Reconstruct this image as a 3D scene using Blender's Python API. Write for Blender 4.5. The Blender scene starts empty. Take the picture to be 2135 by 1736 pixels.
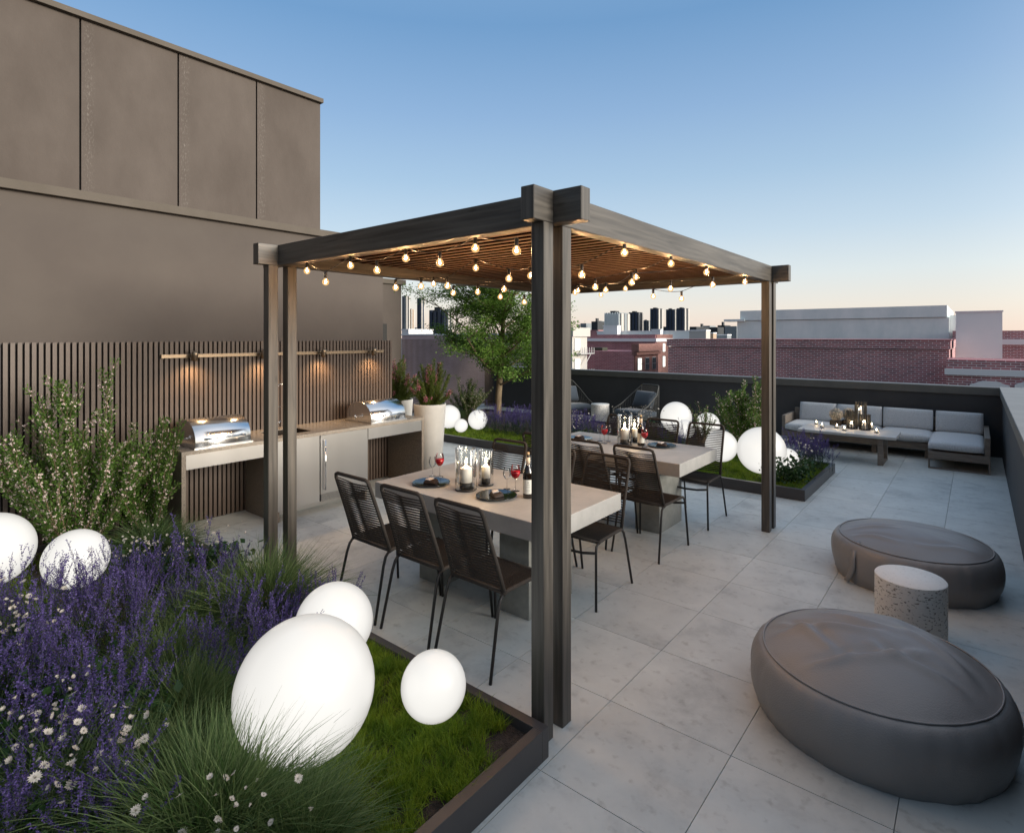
import bpy, math, random
import numpy as np
from mathutils import Vector, noise

R = math.radians
random.seed(7)
rng = np.random.default_rng(11)
S = bpy.context.scene
COL = S.collection

# ------------------------------------------------------------------ camera
H = 1.9
F_PX, U0, V0, W_PX, H_PX = 1186.0, 1067.5, 702.0, 2135.0, 1736.0
YAW = math.atan2(968.5, F_PX)
cam = bpy.data.objects.new('camera', bpy.data.cameras.new('camera'))
COL.objects.link(cam)
cam.location = (0, 0, H)
cam.rotation_euler = (R(90), 0, YAW)
cam.data.sensor_width = 36
cam.data.lens = 36 * F_PX / W_PX
cam.data.shift_y = -(868.0 - V0) / W_PX
cam.data.clip_start = 0.05
cam.data.clip_end = 9000
S.camera = cam
FW = (-math.sin(YAW), math.cos(YAW))
RT = (math.cos(YAW), math.sin(YAW))


def G(u, v, z=0.0):
    """point of the horizontal plane z seen at (u, v) of the photograph (2135 px wide)"""
    t = F_PX * (H - z) / (v - V0)
    a = (u - U0) / F_PX
    return (t * (FW[0] + a * RT[0]), t * (FW[1] + a * RT[1]), z)


def AT(u, v, t):
    """point at distance t along the view axis"""
    a = (u - U0) / F_PX
    return (t * (FW[0] + a * RT[0]), t * (FW[1] + a * RT[1]), H + t * (V0 - v) / F_PX)


def ONY(u, v, y):
    a = (u - U0) / F_PX
    t = y / (FW[1] + a * RT[1])
    return (t * (FW[0] + a * RT[0]), y, H + t * (V0 - v) / F_PX)


# ------------------------------------------------------------------ world
SUN_EL, SUN_AZ = 13.0, 80.0       # degrees; azimuth clockwise from +Y (the low western sky is on +X)
world = bpy.data.worlds.new('World')
S.world = world
world.use_nodes = True
nt = world.node_tree
N, L = nt.nodes, nt.links
bg = N['Background']
tc = N.new('ShaderNodeTexCoord')
sx = N.new('ShaderNodeSeparateXYZ')
L.new(tc.outputs['Generated'], sx.inputs[0])
ramp = N.new('ShaderNodeValToRGB')
L.new(sx.outputs['Z'], ramp.inputs[0])


def lin(r, g, b):
    f = lambda c: (c / 255 / 12.92) if c / 255 <= .04045 else ((c / 255 + .055) / 1.055) ** 2.4
    return (f(r), f(g), f(b), 1)


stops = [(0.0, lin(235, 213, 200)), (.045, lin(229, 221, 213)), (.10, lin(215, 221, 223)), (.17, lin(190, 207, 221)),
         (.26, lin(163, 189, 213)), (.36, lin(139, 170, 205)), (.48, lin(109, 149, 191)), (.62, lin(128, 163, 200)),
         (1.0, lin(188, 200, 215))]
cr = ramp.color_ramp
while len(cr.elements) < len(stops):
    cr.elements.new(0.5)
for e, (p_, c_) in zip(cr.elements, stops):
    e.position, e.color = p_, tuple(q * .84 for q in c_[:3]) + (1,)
sky = N.new('ShaderNodeTexSky')
sky.sky_type = 'NISHITA'
sky.sun_disc = False
sky.sun_elevation = R(3.0)
sky.sun_rotation = R(SUN_AZ)
sky.dust_density = 0.6
sky.ozone_density = 3.0
mul = N.new('ShaderNodeVectorMath')
mul.operation = 'SCALE'
mul.inputs['Scale'].default_value = 0.055     # afterglow of the set sun
L.new(sky.outputs[0], mul.inputs[0])
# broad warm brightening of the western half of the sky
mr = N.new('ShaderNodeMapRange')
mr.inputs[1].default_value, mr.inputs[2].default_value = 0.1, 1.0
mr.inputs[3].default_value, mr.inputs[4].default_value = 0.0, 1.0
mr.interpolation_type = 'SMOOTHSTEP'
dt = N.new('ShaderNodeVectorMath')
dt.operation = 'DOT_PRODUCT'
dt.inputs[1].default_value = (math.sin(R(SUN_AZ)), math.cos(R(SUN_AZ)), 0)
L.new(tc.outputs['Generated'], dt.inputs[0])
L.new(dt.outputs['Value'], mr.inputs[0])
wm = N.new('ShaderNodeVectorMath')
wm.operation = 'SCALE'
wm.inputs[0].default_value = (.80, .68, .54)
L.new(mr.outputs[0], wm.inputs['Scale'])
ad = N.new('ShaderNodeVectorMath')
# the unseen sky opposite the camera's view (south) is dimmed to darken -Y faces
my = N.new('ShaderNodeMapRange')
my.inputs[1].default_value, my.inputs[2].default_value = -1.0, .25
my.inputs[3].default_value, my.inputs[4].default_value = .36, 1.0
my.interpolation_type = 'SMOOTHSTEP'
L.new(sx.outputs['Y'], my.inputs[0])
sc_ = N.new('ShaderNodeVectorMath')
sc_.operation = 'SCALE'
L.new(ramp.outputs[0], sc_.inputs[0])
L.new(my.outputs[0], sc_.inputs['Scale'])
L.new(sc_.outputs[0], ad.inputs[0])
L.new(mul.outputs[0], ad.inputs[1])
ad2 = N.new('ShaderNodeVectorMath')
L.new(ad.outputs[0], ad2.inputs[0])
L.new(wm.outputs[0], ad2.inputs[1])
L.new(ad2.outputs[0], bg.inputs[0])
bg.inputs[1].default_value = 1.0

sun = bpy.data.objects.new('sun', bpy.data.lights.new('sun', 'SUN'))
COL.objects.link(sun)
sun.data.energy = 4.2
sun.data.angle = R(24)
sun.data.color = (1, .92, .80)
_d = Vector((math.sin(R(SUN_AZ)) * math.cos(R(SUN_EL)), math.cos(R(SUN_AZ)) * math.cos(R(SUN_EL)), math.sin(R(SUN_EL))))
sun.rotation_euler = _d.to_track_quat('Z', 'Y').to_euler()
sun.location = (8, 2, 6)

S.view_settings.view_transform = 'Standard'
S.view_settings.look = 'None'
S.view_settings.exposure = 0.30
S.view_settings.gamma = 1
S.render.engine = 'CYCLES'
S.cycles.use_denoising = True
S.cycles.max_bounces = 8
S.cycles.transparent_max_bounces = 24
S.cycles.sample_clamp_indirect = 4
S.cycles.caustics_reflective = False
S.cycles.caustics_refractive = False
S.cycles.blur_glossy = 1.0


# ------------------------------------------------------------------ materials
MATS = {}


def new_mat(name):
    m = bpy.data.materials.new(name)
    m.use_nodes = True
    MATS[name] = m
    return m, m.node_tree.nodes, m.node_tree.links, m.node_tree.nodes['Principled BSDF']


def mat(name, col, rough=.5, metal=0, col2=None, scale=8, detail=4, bump=0, bscale=60, stretch=(1, 1, 1), emit=None,
        estr=0, spec=.5, coord='Object', c_lo=.35, c_hi=.65, rvar=0, bdist=.01, objrand=0, sheen=0, aniso=0):
    m, n, l, b = new_mat(name)
    b.inputs['Roughness'].default_value = rough
    b.inputs['Metallic'].default_value = metal
    b.inputs['Base Color'].default_value = (*col, 1)
    b.inputs['Specular IOR Level'].default_value = spec
    if emit:
        b.inputs['Emission Color'].default_value = (*emit, 1)
        b.inputs['Emission Strength'].default_value = estr
    if sheen:
        b.inputs['Sheen Weight'].default_value = sheen
    if aniso:
        b.inputs['Anisotropic'].default_value = aniso
    if col2 is None and not bump and not objrand:
        return m
    t = n.new('ShaderNodeTexCoord')
    if coord == 'World':
        g_ = n.new('ShaderNodeNewGeometry')
        src = g_.outputs['Position']
    else:
        src = t.outputs[coord]
    mp = n.new('ShaderNodeMapping')
    mp.inputs['Scale'].default_value = stretch
    l.new(src, mp.inputs[0])
    out = None
    if col2 is not None:
        ns = n.new('ShaderNodeTexNoise')
        ns.inputs['Scale'].default_value = scale
        ns.inputs['Detail'].default_value = detail
        ns.inputs['Roughness'].default_value = .62
        l.new(mp.outputs[0], ns.inputs[0])
        r_ = n.new('ShaderNodeValToRGB')
        r_.color_ramp.elements[0].position, r_.color_ramp.elements[1].position = c_lo, c_hi
        r_.color_ramp.elements[0].color, r_.color_ramp.elements[1].color = (*col, 1), (*col2, 1)
        l.new(ns.outputs[0], r_.inputs[0])
        out = r_.outputs[0]
        if rvar:
            mm = n.new('ShaderNodeMath')
            mm.operation = 'MULTIPLY_ADD'
            mm.inputs[1].default_value, mm.inputs[2].default_value = rvar, rough - rvar / 2
            l.new(ns.outputs[0], mm.inputs[0])
            l.new(mm.outputs[0], b.inputs['Roughness'])
    if objrand:
        oi = n.new('ShaderNodeObjectInfo')
        hs = n.new('ShaderNodeHueSaturation')
        mm = n.new('ShaderNodeMath')
        mm.operation = 'MULTIPLY_ADD'
        mm.inputs[1].default_value, mm.inputs[2].default_value = objrand, 1 - objrand / 2
        l.new(oi.outputs['Random'], mm.inputs[0])
        l.new(mm.outputs[0], hs.inputs['Value'])
        if out:
            l.new(out, hs.inputs['Color'])
        else:
            hs.inputs['Color'].default_value = (*col, 1)
        out = hs.outputs[0]
    if out:
        l.new(out, b.inputs['Base Color'])
    if bump:
        n2 = n.new('ShaderNodeTexNoise')
        n2.inputs['Scale'].default_value = bscale
        n2.inputs['Detail'].default_value = 5
        l.new(mp.outputs[0], n2.inputs[0])
        bp = n.new('ShaderNodeBump')
        bp.inputs['Strength'].default_value = bump
        bp.inputs['Distance'].default_value = bdist
        l.new(n2.outputs[0], bp.inputs['Height'])
        l.new(bp.outputs[0], b.inputs['Normal'])
    return m


def leaf_mat(name, c1, c2, trans=.35, rough=.55, patch=0):
    m, n, l, b = new_mat(name)
    g_ = n.new('ShaderNodeNewGeometry')
    r_ = n.new('ShaderNodeValToRGB')
    r_.color_ramp.elements[0].color, r_.color_ramp.elements[1].color = (*c1, 1), (*c2, 1)
    l.new(g_.outputs['Random Per Island'], r_.inputs[0])
    out = r_.outputs[0]
    if patch:                     # patches of older, darker growth
        pn = n.new('ShaderNodeTexNoise')
        pn.inputs['Scale'].default_value = patch
        pn.inputs['Detail'].default_value = 3
        l.new(g_.outputs['Position'], pn.inputs[0])
        pr_ = n.new('ShaderNodeValToRGB')
        pr_.color_ramp.elements[0].position, pr_.color_ramp.elements[1].position = .38, .62
        pr_.color_ramp.elements[0].color, pr_.color_ramp.elements[1].color = (.60, .68, .62, 1), (1.1, 1, .9, 1)
        l.new(pn.outputs[0], pr_.inputs[0])
        pm = n.new('ShaderNodeMixRGB')
        pm.blend_type = 'MULTIPLY'
        pm.inputs[0].default_value = 1
        l.new(out, pm.inputs[1])
        l.new(pr_.outputs[0], pm.inputs[2])
        out = pm.outputs[0]
    l.new(out, b.inputs['Base Color'])
    b.inputs['Roughness'].default_value = rough
    b.inputs['Specular IOR Level'].default_value = .3
    tr = n.new('ShaderNodeBsdfTranslucent')
    l.new(out, tr.inputs[0])
    mx = n.new('ShaderNodeMixShader')
    mx.inputs[0].default_value = trans
    l.new(b.outputs[0], mx.inputs[1])
    l.new(tr.outputs[0], mx.inputs[2])
    l.new(mx.outputs[0], n['Material Output'].inputs[0])
    return m


def thin_glass(name, tint=(1, 1, 1), refl=1.0, rough=.02, emit=None, estr=0):
    """clear thin pane: see-through with a Fresnel reflection"""
    m, n, l, b = new_mat(name)
    n.remove(b)
    tr = n.new('ShaderNodeBsdfTransparent')
    tr.inputs[0].default_value = (*tint, 1)
    gl = n.new('ShaderNodeBsdfGlossy')
    gl.inputs['Roughness'].default_value = rough
    fr = n.new('ShaderNodeFresnel')
    fr.inputs['IOR'].default_value = 1.5
    mm = n.new('ShaderNodeMath')
    mm.operation = 'MULTIPLY'
    mm.inputs[1].default_value = refl
    l.new(fr.outputs[0], mm.inputs[0])
    mx = n.new('ShaderNodeMixShader')
    l.new(mm.outputs[0], mx.inputs[0])
    l.new(tr.outputs[0], mx.inputs[1])
    l.new(gl.outputs[0], mx.inputs[2])
    out = mx.outputs[0]
    if emit:
        em = n.new('ShaderNodeEmission')
        em.inputs[0].default_value = (*emit, 1)
        em.inputs[1].default_value = estr
        ads = n.new('ShaderNodeAddShader')
        l.new(out, ads.inputs[0])
        l.new(em.outputs[0], ads.inputs[1])
        out = ads.outputs[0]
    l.new(out, n['Material Output'].inputs[0])
    return m


def brick_mat(name, c1, c2, mortar, bw=.22, rh=.075, ms=.012):
    m, n, l, b = new_mat(name)
    b.inputs['Roughness'].default_value = .85
    g_ = n.new('ShaderNodeNewGeometry')
    s_ = n.new('ShaderNodeSeparateXYZ')
    l.new(g_.outputs['Position'], s_.inputs[0])
    a_ = n.new('ShaderNodeMath')
    l.new(s_.outputs[0], a_.inputs[0])
    l.new(s_.outputs[1], a_.inputs[1])
    c_ = n.new('ShaderNodeCombineXYZ')
    l.new(a_.outputs[0], c_.inputs[0])
    l.new(s_.outputs[2], c_.inputs[1])
    br = n.new('ShaderNodeTexBrick')
    br.inputs['Color1'].default_value = (*c1, 1)
    br.inputs['Color2'].default_value = (*c2, 1)
    br.inputs['Mortar'].default_value = (*mortar, 1)
    br.inputs['Scale'].default_value = 1
    br.inputs['Mortar Size'].default_value = ms
    br.inputs['Mortar Smooth'].default_value = .2
    br.inputs['Brick Width'].default_value = bw
    br.inputs['Row Height'].default_value = rh
    l.new(c_.outputs[0], br.inputs['Vector'])
    ns = n.new('ShaderNodeTexNoise')
    ns.inputs['Scale'].default_value = .6
    ns.inputs['Detail'].default_value = 5
    l.new(g_.outputs['Position'], ns.inputs[0])
    mx = n.new('ShaderNodeMixRGB')
    mx.blend_type = 'MULTIPLY'
    mx.inputs[0].default_value = .5
    l.new(br.outputs[0], mx.inputs[1])
    l.new(ns.outputs[0], mx.inputs[2])
    l.new(mx.outputs[0], b.inputs['Base Color'])
    bp = n.new('ShaderNodeBump')
    bp.invert = True
    bp.inputs['Strength'].default_value = .5
    bp.inputs['Distance'].default_value = .02
    l.new(br.outputs['Fac'], bp.inputs['Height'])
    l.new(bp.outputs[0], b.inputs['Normal'])
    return m


M = MATS
mat('stucco_upper', (.068, .054, .045), .85, col2=(.094, .077, .066), scale=1.6, detail=9, bump=.25, bscale=35, stretch=(1, 1, .55), coord='World')
def efflorescence(m):
    """pale salt bloom in a ragged band beside each panel joint"""
    n, l = m.node_tree.nodes, m.node_tree.links
    b = n['Principled BSDF']
    src = b.inputs['Base Color'].links[0].from_socket
    g_ = n.new('ShaderNodeNewGeometry')
    s_ = n.new('ShaderNodeSeparateXYZ')
    l.new(g_.outputs['Position'], s_.inputs[0])

    def mth(op, a, v=None, v2=None):
        q = n.new('ShaderNodeMath')
        q.operation = op
        l.new(a, q.inputs[0])
        if v is not None:
            if hasattr(v, 'links'):
                l.new(v, q.inputs[1])
            else:
                q.inputs[1].default_value = v
        if v2 is not None:
            q.inputs[2].default_value = v2
        return q.outputs[0]
    fr = mth('FRACT', mth('MULTIPLY_ADD', s_.outputs[1], 1 / .8125, 10 - 1.513 / .8125))
    d = mth('ABSOLUTE', mth('SUBTRACT', fr, .075))
    band = mth('SUBTRACT', mth('MULTIPLY', d, -1.0), -.075)
    band = mth('MULTIPLY', mth('MAXIMUM', band, 0.0), 12.0)
    mp = n.new('ShaderNodeMapping')
    mp.inputs['Scale'].default_value = (1, 46, 20)
    l.new(g_.outputs['Position'], mp.inputs[0])
    ns = n.new('ShaderNodeTexNoise')
    ns.inputs['Scale'].default_value = 1.6
    ns.inputs['Detail'].default_value = 7
    ns.inputs['Roughness'].default_value = .75
    l.new(mp.outputs[0], ns.inputs[0])
    n3 = n.new('ShaderNodeTexNoise')
    n3.inputs['Scale'].default_value = 2.2
    l.new(g_.outputs['Position'], n3.inputs[0])
    th = mth('MAXIMUM', mth('SUBTRACT', ns.outputs[0], .52), 0.0)
    k = mth('MULTIPLY', mth('MULTIPLY', th, 9.0), band)
    k = mth('MINIMUM', mth('MULTIPLY', k, n3.outputs[0]), .8)
    mx = n.new('ShaderNodeMixRGB')
    l.new(k, mx.inputs[0])
    l.new(src, mx.inputs[1])
    mx.inputs[2].default_value = (.24, .22, .20, 1)
    l.new(mx.outputs[0], b.inputs['Base Color'])


efflorescence(M['stucco_upper'])
mat('stucco_lower', (.068, .055, .047), .8, col2=(.080, .066, .056), scale=1.1, detail=5, bump=.08, bscale=18, coord='World')
mat('stucco_ledge', (.082, .068, .053), .8, col2=(.098, .082, .066), scale=3, bump=.15, bscale=40, coord='World')
mat('slat_brown', (.074, .053, .041), .45, col2=(.086, .062, .048), scale=5, spec=.4)
mat('black_gap', (.006, .005, .005), .9)
mat('door_black', (.004, .004, .004), .6)
mat('parapet_dark', (.036, .037, .04), .72, col2=(.044, .045, .048), scale=2, bump=.1, bscale=30, coord='World')
mat('coping_grey', (.085, .086, .08), .55, col2=(.105, .105, .098), scale=4, bump=.06, bscale=50, coord='World')
mat('coping_light', (.12, .12, .118), .6, col2=(.14, .14, .135), scale=3, coord='World')
mat('coping_top', (.25, .245, .235), .6, col2=(.28, .275, .265), scale=3, coord='World')
mat('planter_metal', (.05, .046, .047), .38, col2=(.058, .053, .052), scale=4, bump=.02, bscale=60)
mat('soil', (.03, .022, .017), .95, col2=(.07, .05, .04), scale=40, bump=1, bscale=120, bdist=.02)
mat('grout', (.23, .25, .25), .9)
mat('steel', (.50, .485, .465), .33, 1, col2=(.525, .51, .49), scale=1.2, detail=1, stretch=(1, 5, .3), coord='World')
mat('chrome', (.80, .80, .80), .17, 1)
mat('bronze', (.22, .17, .12), .35, .8)
mat('black_metal', (.018, .018, .019), .4, .3)
mat('rope', (.020, .0165, .0145), .85, col2=(.034, .027, .022), scale=90, bump=.6, bscale=260, bdist=.003)
mat('chair_tube', (.022, .021, .021), .45, .2)
mat('wood_grey', (.23, .20, .17), .75, col2=(.14, .115, .095), scale=5, detail=8, stretch=(1, 12, 12), bump=.3, bscale=20, objrand=.15)
mat('wax', (.86, .84, .79), .5, spec=.3)
mat('wick_black', (.01, .01, .01), .6)
mat('plate_dark', (.008, .010, .012), .06, spec=.9)
mat('plate_blue', (.012, .03, .045), .10, spec=.8)
mat('napkin_dark', (.018, .010, .008), .75, col2=(.03, .018, .014), scale=30, bump=.3, bscale=90)
mat('napkin_white', (.66, .62, .60), .8, col2=(.12, .10, .09), scale=26, c_lo=.55, c_hi=.6)
mat('cork', (.55, .38, .2), .8)
mat('foil_cream', (.66, .54, .40), .45)
mat('bottle_dark', (.010, .006, .004), .05, spec=.9)
mat('wine_red', (.42, .008, .015), .12, emit=(.5, .01, .02), estr=.10)  # faint red glow put into the wine itself
mat('label_paper', (.62, .62, .57), .7)
mat('label_ink', (.12, .13, .13), .7)
mat('cushion', (.42, .445, .465), .9, col2=(.55, .575, .595), scale=70, detail=6, stretch=(1, 1, .35), bump=.5, bscale=160, sheen=.3, bdist=.004)
mat('cushion_navy', (.045, .062, .085), .85, col2=(.06, .08, .105), scale=60, bump=.3, bscale=120, sheen=.3)
mat('armchair_rope', (.085, .085, .08), .7, bump=.3, bscale=200)
mat('vase_dark', (.02, .014, .01), .25)
mat('flower_cream', (.82, .84, .78), .8, col2=(.60, .64, .56), scale=60, c_lo=.42, c_hi=.52)
mat('pot_white', (.62, .60, .56), .7, col2=(.52, .50, .46), scale=3, detail=7, bump=.15, bscale=25)
mat('bark', (.11, .075, .045), .9, col2=(.2, .15, .09), scale=14, stretch=(1, 1, .3), bump=.8, bscale=40)
mat('roof_felt', (.003, .002, .002), 1, spec=0)
mat('ceiling_wood', (.11, .055, .024), .7, col2=(.18, .09, .042), scale=6, stretch=(.6, 12, 12), bump=.2)  # red-brown slats, with the bulbs' orange light put into the colour
mat('filament', (1, .8, .5), .5, emit=(1, .80, .50), estr=9)
mat('flame', (1, .7, .35), .5, emit=(1, .82, .52), estr=26)
mat('city_dark', (.035, .04, .045), .6)
mat('city_pale', (.50, .48, .45), .8)
mat('city_white', (.80, .87, .88), .8, col2=(.86, .91, .92), scale=.5)
mat('city_grey', (.24, .27, .29), .8)
mat('city_tan', (.42, .31, .22), .8)
mat('city_navy', (.03, .045, .08), .5)
mat('city_ground', (.06, .06, .06), .9)
mat('stucco_grey', (.70, .80, .80), .85, col2=(.86, .93, .92), scale=.8, detail=9, stretch=(1, 1, .5), bump=.2, bscale=3, coord='World')
mat('band_white', (.8, .8, .82), .7)
mat('window_lit', (.8, .8, .75), .5, emit=(1, .96, .85), estr=.95)
mat('window_dark', (.015, .02, .025), .2)
mat('frame_white', (.5, .5, .5), .6)
mat('copper_patina', (.05, .055, .035), .7)
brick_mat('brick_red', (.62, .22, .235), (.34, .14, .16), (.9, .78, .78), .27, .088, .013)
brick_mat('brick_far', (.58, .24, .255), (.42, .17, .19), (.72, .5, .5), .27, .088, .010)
brick_mat('brick_warm_lit', (.36, .17, .14), (.27, .12, .10), (.45, .28, .25), ms=.009)  # warm light on the +X faces is put into this brick colour
brick_mat('brick_pale', (.80, .56, .57), (.70, .48, .50), (.85, .7, .7), .27, .088, .010)
leaf_mat('leaf_tree', (.07, .16, .02), (.22, .36, .07), .45)
leaf_mat('leaf_shrub', (.032, .085, .012), (.13, .22, .042), .35)
leaf_mat('leaf_heather', (.07, .12, .02), (.17, .21, .045), .35)
leaf_mat('leaf_dark', (.014, .045, .014), (.035, .085, .022), .2)
leaf_mat('turf_green', (.10, .20, .014), (.30, .42, .045), .45, .6, 9)
leaf_mat('grass_blade', (.028, .080, .014), (.20, .27, .11), .3, .6)
leaf_mat('grass_blade_dark', (.018, .055, .010), (.14, .20, .08), .3, .6)
leaf_mat('lavender_stem', (.045, .07, .04), (.10, .12, .085), .2)
leaf_mat('lavender_flower', (.030, .023, .095), (.155, .115, .34), .3, .8)
leaf_mat('petal_white', (.52, .50, .42), (.72, .66, .62), .4)
leaf_mat('petal_blush', (.66, .48, .45), (.86, .78, .73), .35)
leaf_mat('petal_pink', (.62, .14, .26), (.85, .36, .48), .35)
thin_glass('clear_glass', (.97, .97, .96), .55)
thin_glass('wine_glass', (.98, .98, .98), .9)
thin_glass('bulb_glass', (1, .93, .80), 1.0, emit=(1, .62, .26), estr=.20)


def wood_mat():
    m, n, l, b = new_mat('pergola_wood')
    t = n.new('ShaderNodeTexCoord')
    mp = n.new('ShaderNodeMapping')
    l.new(t.outputs['UV'], mp.inputs[0])
    mp.inputs['Scale'].default_value = (1.2, 22, 1)
    ns = n.new('ShaderNodeTexNoise')
    ns.inputs['Scale'].default_value = 1.6
    ns.inputs['Detail'].default_value = 8
    ns.inputs['Distortion'].default_value = .5
    l.new(mp.outputs[0], ns.inputs[0])
    r_ = n.new('ShaderNodeValToRGB')
    r_.color_ramp.elements[0].position, r_.color_ramp.elements[1].position = .3, .72
    r_.color_ramp.elements[0].color, r_.color_ramp.elements[1].color = (.034, .030, .026, 1), (.108, .097, .083, 1)
    l.new(ns.outputs[0], r_.inputs[0])
    # sparse knots
    mp2 = n.new('ShaderNodeMapping')
    mp2.inputs['Scale'].default_value = (2.2, 7, 1)
    l.new(t.outputs['UV'], mp2.inputs[0])
    vo = n.new('ShaderNodeTexVoronoi')
    vo.inputs['Scale'].default_value = 1.0
    l.new(mp2.outputs[0], vo.inputs['Vector'])
    kr = n.new('ShaderNodeValToRGB')
    kr.color_ramp.elements[0].position, kr.color_ramp.elements[1].position = .03, .09
    kr.color_ramp.elements[0].color, kr.color_ramp.elements[1].color = (.35, .3, .25, 1), (1, 1, 1, 1)
    l.new(vo.outputs['Distance'], kr.inputs[0])
    mx = n.new('ShaderNodeMixRGB')
    mx.blend_type = 'MULTIPLY'
    mx.inputs[0].default_value = .7
    l.new(r_.outputs[0], mx.inputs[1])
    l.new(kr.outputs[0], mx.inputs[2])
    l.new(mx.outputs[0], b.inputs['Base Color'])
    b.inputs['Roughness'].default_value = .42
    b.inputs['Specular IOR Level'].default_value = .55
    bp = n.new('ShaderNodeBump')
    bp.inputs['Strength'].default_value = .35
    bp.inputs['Distance'].default_value = .004
    l.new(ns.outputs[0], bp.inputs['Height'])
    l.new(bp.outputs[0], b.inputs['Normal'])


wood_mat()


def tile_mat():
    m, n, l, b = new_mat('porcelain_tile')
    g_ = n.new('ShaderNodeNewGeometry')
    oi = n.new('ShaderNodeObjectInfo')
    off = n.new('ShaderNodeVectorMath')
    off.operation = 'MULTIPLY_ADD'
    off.inputs[1].default_value = (1, 1, 1)
    cb = n.new('ShaderNodeVectorMath')
    cb.operation = 'SCALE'
    cb.inputs[0].default_value = (13, 7, 3)
    l.new(oi.outputs['Random'], cb.inputs['Scale'])
    l.new(g_.outputs['Position'], off.inputs[0])
    l.new(cb.outputs[0], off.inputs[2])
    n1 = n.new('ShaderNodeTexNoise')
    n1.inputs['Scale'].default_value = 2.6
    n1.inputs['Detail'].default_value = 10
    n1.inputs['Roughness'].default_value = .66
    n1.inputs['Distortion'].default_value = .2
    l.new(off.outputs[0], n1.inputs[0])
    r1 = n.new('ShaderNodeValToRGB')
    e = r1.color_ramp.elements
    e[0].position, e[1].position = .30, .66
    e[0].color, e[1].color = (.41, .43, .42, 1), (.62, .64, .61, 1)
    k = e.new(.46)
    k.color = (.55, .57, .548, 1)
    l.new(n1.outputs[0], r1.inputs[0])
    n2 = n.new('ShaderNodeTexNoise')
    n2.inputs['Scale'].default_value = 18
    n2.inputs['Detail'].default_value = 6
    l.new(off.outputs[0], n2.inputs[0])
    r2 = n.new('ShaderNodeValToRGB')
    r2.color_ramp.elements[0].position, r2.color_ramp.elements[1].position = .27, .42
    r2.color_ramp.elements[0].color = (.72, .71, .70, 1)
    r2.color_ramp.elements[1].color = (1, 1, 1, 1)
    l.new(n2.outputs[0], r2.inputs[0])
    mx = n.new('ShaderNodeMixRGB')
    mx.blend_type = 'MULTIPLY'
    mx.inputs[0].default_value = .8
    l.new(r1.outputs[0], mx.inputs[1])
    l.new(r2.outputs[0], mx.inputs[2])
    hs = n.new('ShaderNodeHueSaturation')
    mm = n.new('ShaderNodeMath')
    mm.operation = 'MULTIPLY_ADD'
    mm.inputs[1].default_value, mm.inputs[2].default_value = .10, .95
    l.new(oi.outputs['Random'], mm.inputs[0])
    l.new(mm.outputs[0], hs.inputs['Value'])
    l.new(mx.outputs[0], hs.inputs['Color'])
    l.new(hs.outputs[0], b.inputs['Base Color'])
    rm = n.new('ShaderNodeMath')
    rm.operation = 'MULTIPLY_ADD'
    rm.inputs[1].default_value, rm.inputs[2].default_value = -.25, .62
    l.new(n1.outputs[0], rm.inputs[0])
    l.new(rm.outputs[0], b.inputs['Roughness'])
    b.inputs['Specular IOR Level'].default_value = .45
    bp = n.new('ShaderNodeBump')
    bp.inputs['Strength'].default_value = .08
    bp.inputs['Distance'].default_value = .003
    l.new(n2.outputs[0], bp.inputs['Height'])
    l.new(bp.outputs[0], b.inputs['Normal'])


tile_mat()


def concrete_mat(name, c1, c2, spots=True):
    m, n, l, b = new_mat(name)
    t = n.new('ShaderNodeTexCoord')
    n1 = n.new('ShaderNodeTexNoise')
    n1.inputs['Scale'].default_value = 5
    n1.inputs['Detail'].default_value = 9
    n1.inputs['Roughness'].default_value = .68
    l.new(t.outputs['Object'], n1.inputs[0])
    r1 = n.new('ShaderNodeValToRGB')
    r1.color_ramp.elements[0].position, r1.color_ramp.elements[1].position = .34, .64
    r1.color_ramp.elements[0].color, r1.color_ramp.elements[1].color = (*c1, 1), (*c2, 1)
    l.new(n1.outputs[0], r1.inputs[0])
    out = r1.outputs[0]
    l.new(out, b.inputs['Base Color'])
    b.inputs['Roughness'].default_value = .55
    n2 = n.new('ShaderNodeTexNoise')
    n2.inputs['Scale'].default_value = 60
    n2.inputs['Detail'].default_value = 6
    l.new(t.outputs['Object'], n2.inputs[0])
    bp = n.new('ShaderNodeBump')
    bp.inputs['Strength'].default_value = .2
    bp.inputs['Distance'].default_value = .004
    l.new(n2.outputs[0], bp.inputs['Height'])
    l.new(bp.outputs[0], b.inputs['Normal'])


concrete_mat('concrete_top', (.33, .325, .31), (.42, .41, .39))
concrete_mat('concrete_leg', (.20, .205, .185), (.31, .31, .285))
concrete_mat('coffee_top', (.42, .42, .41), (.5, .5, .49))


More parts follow.
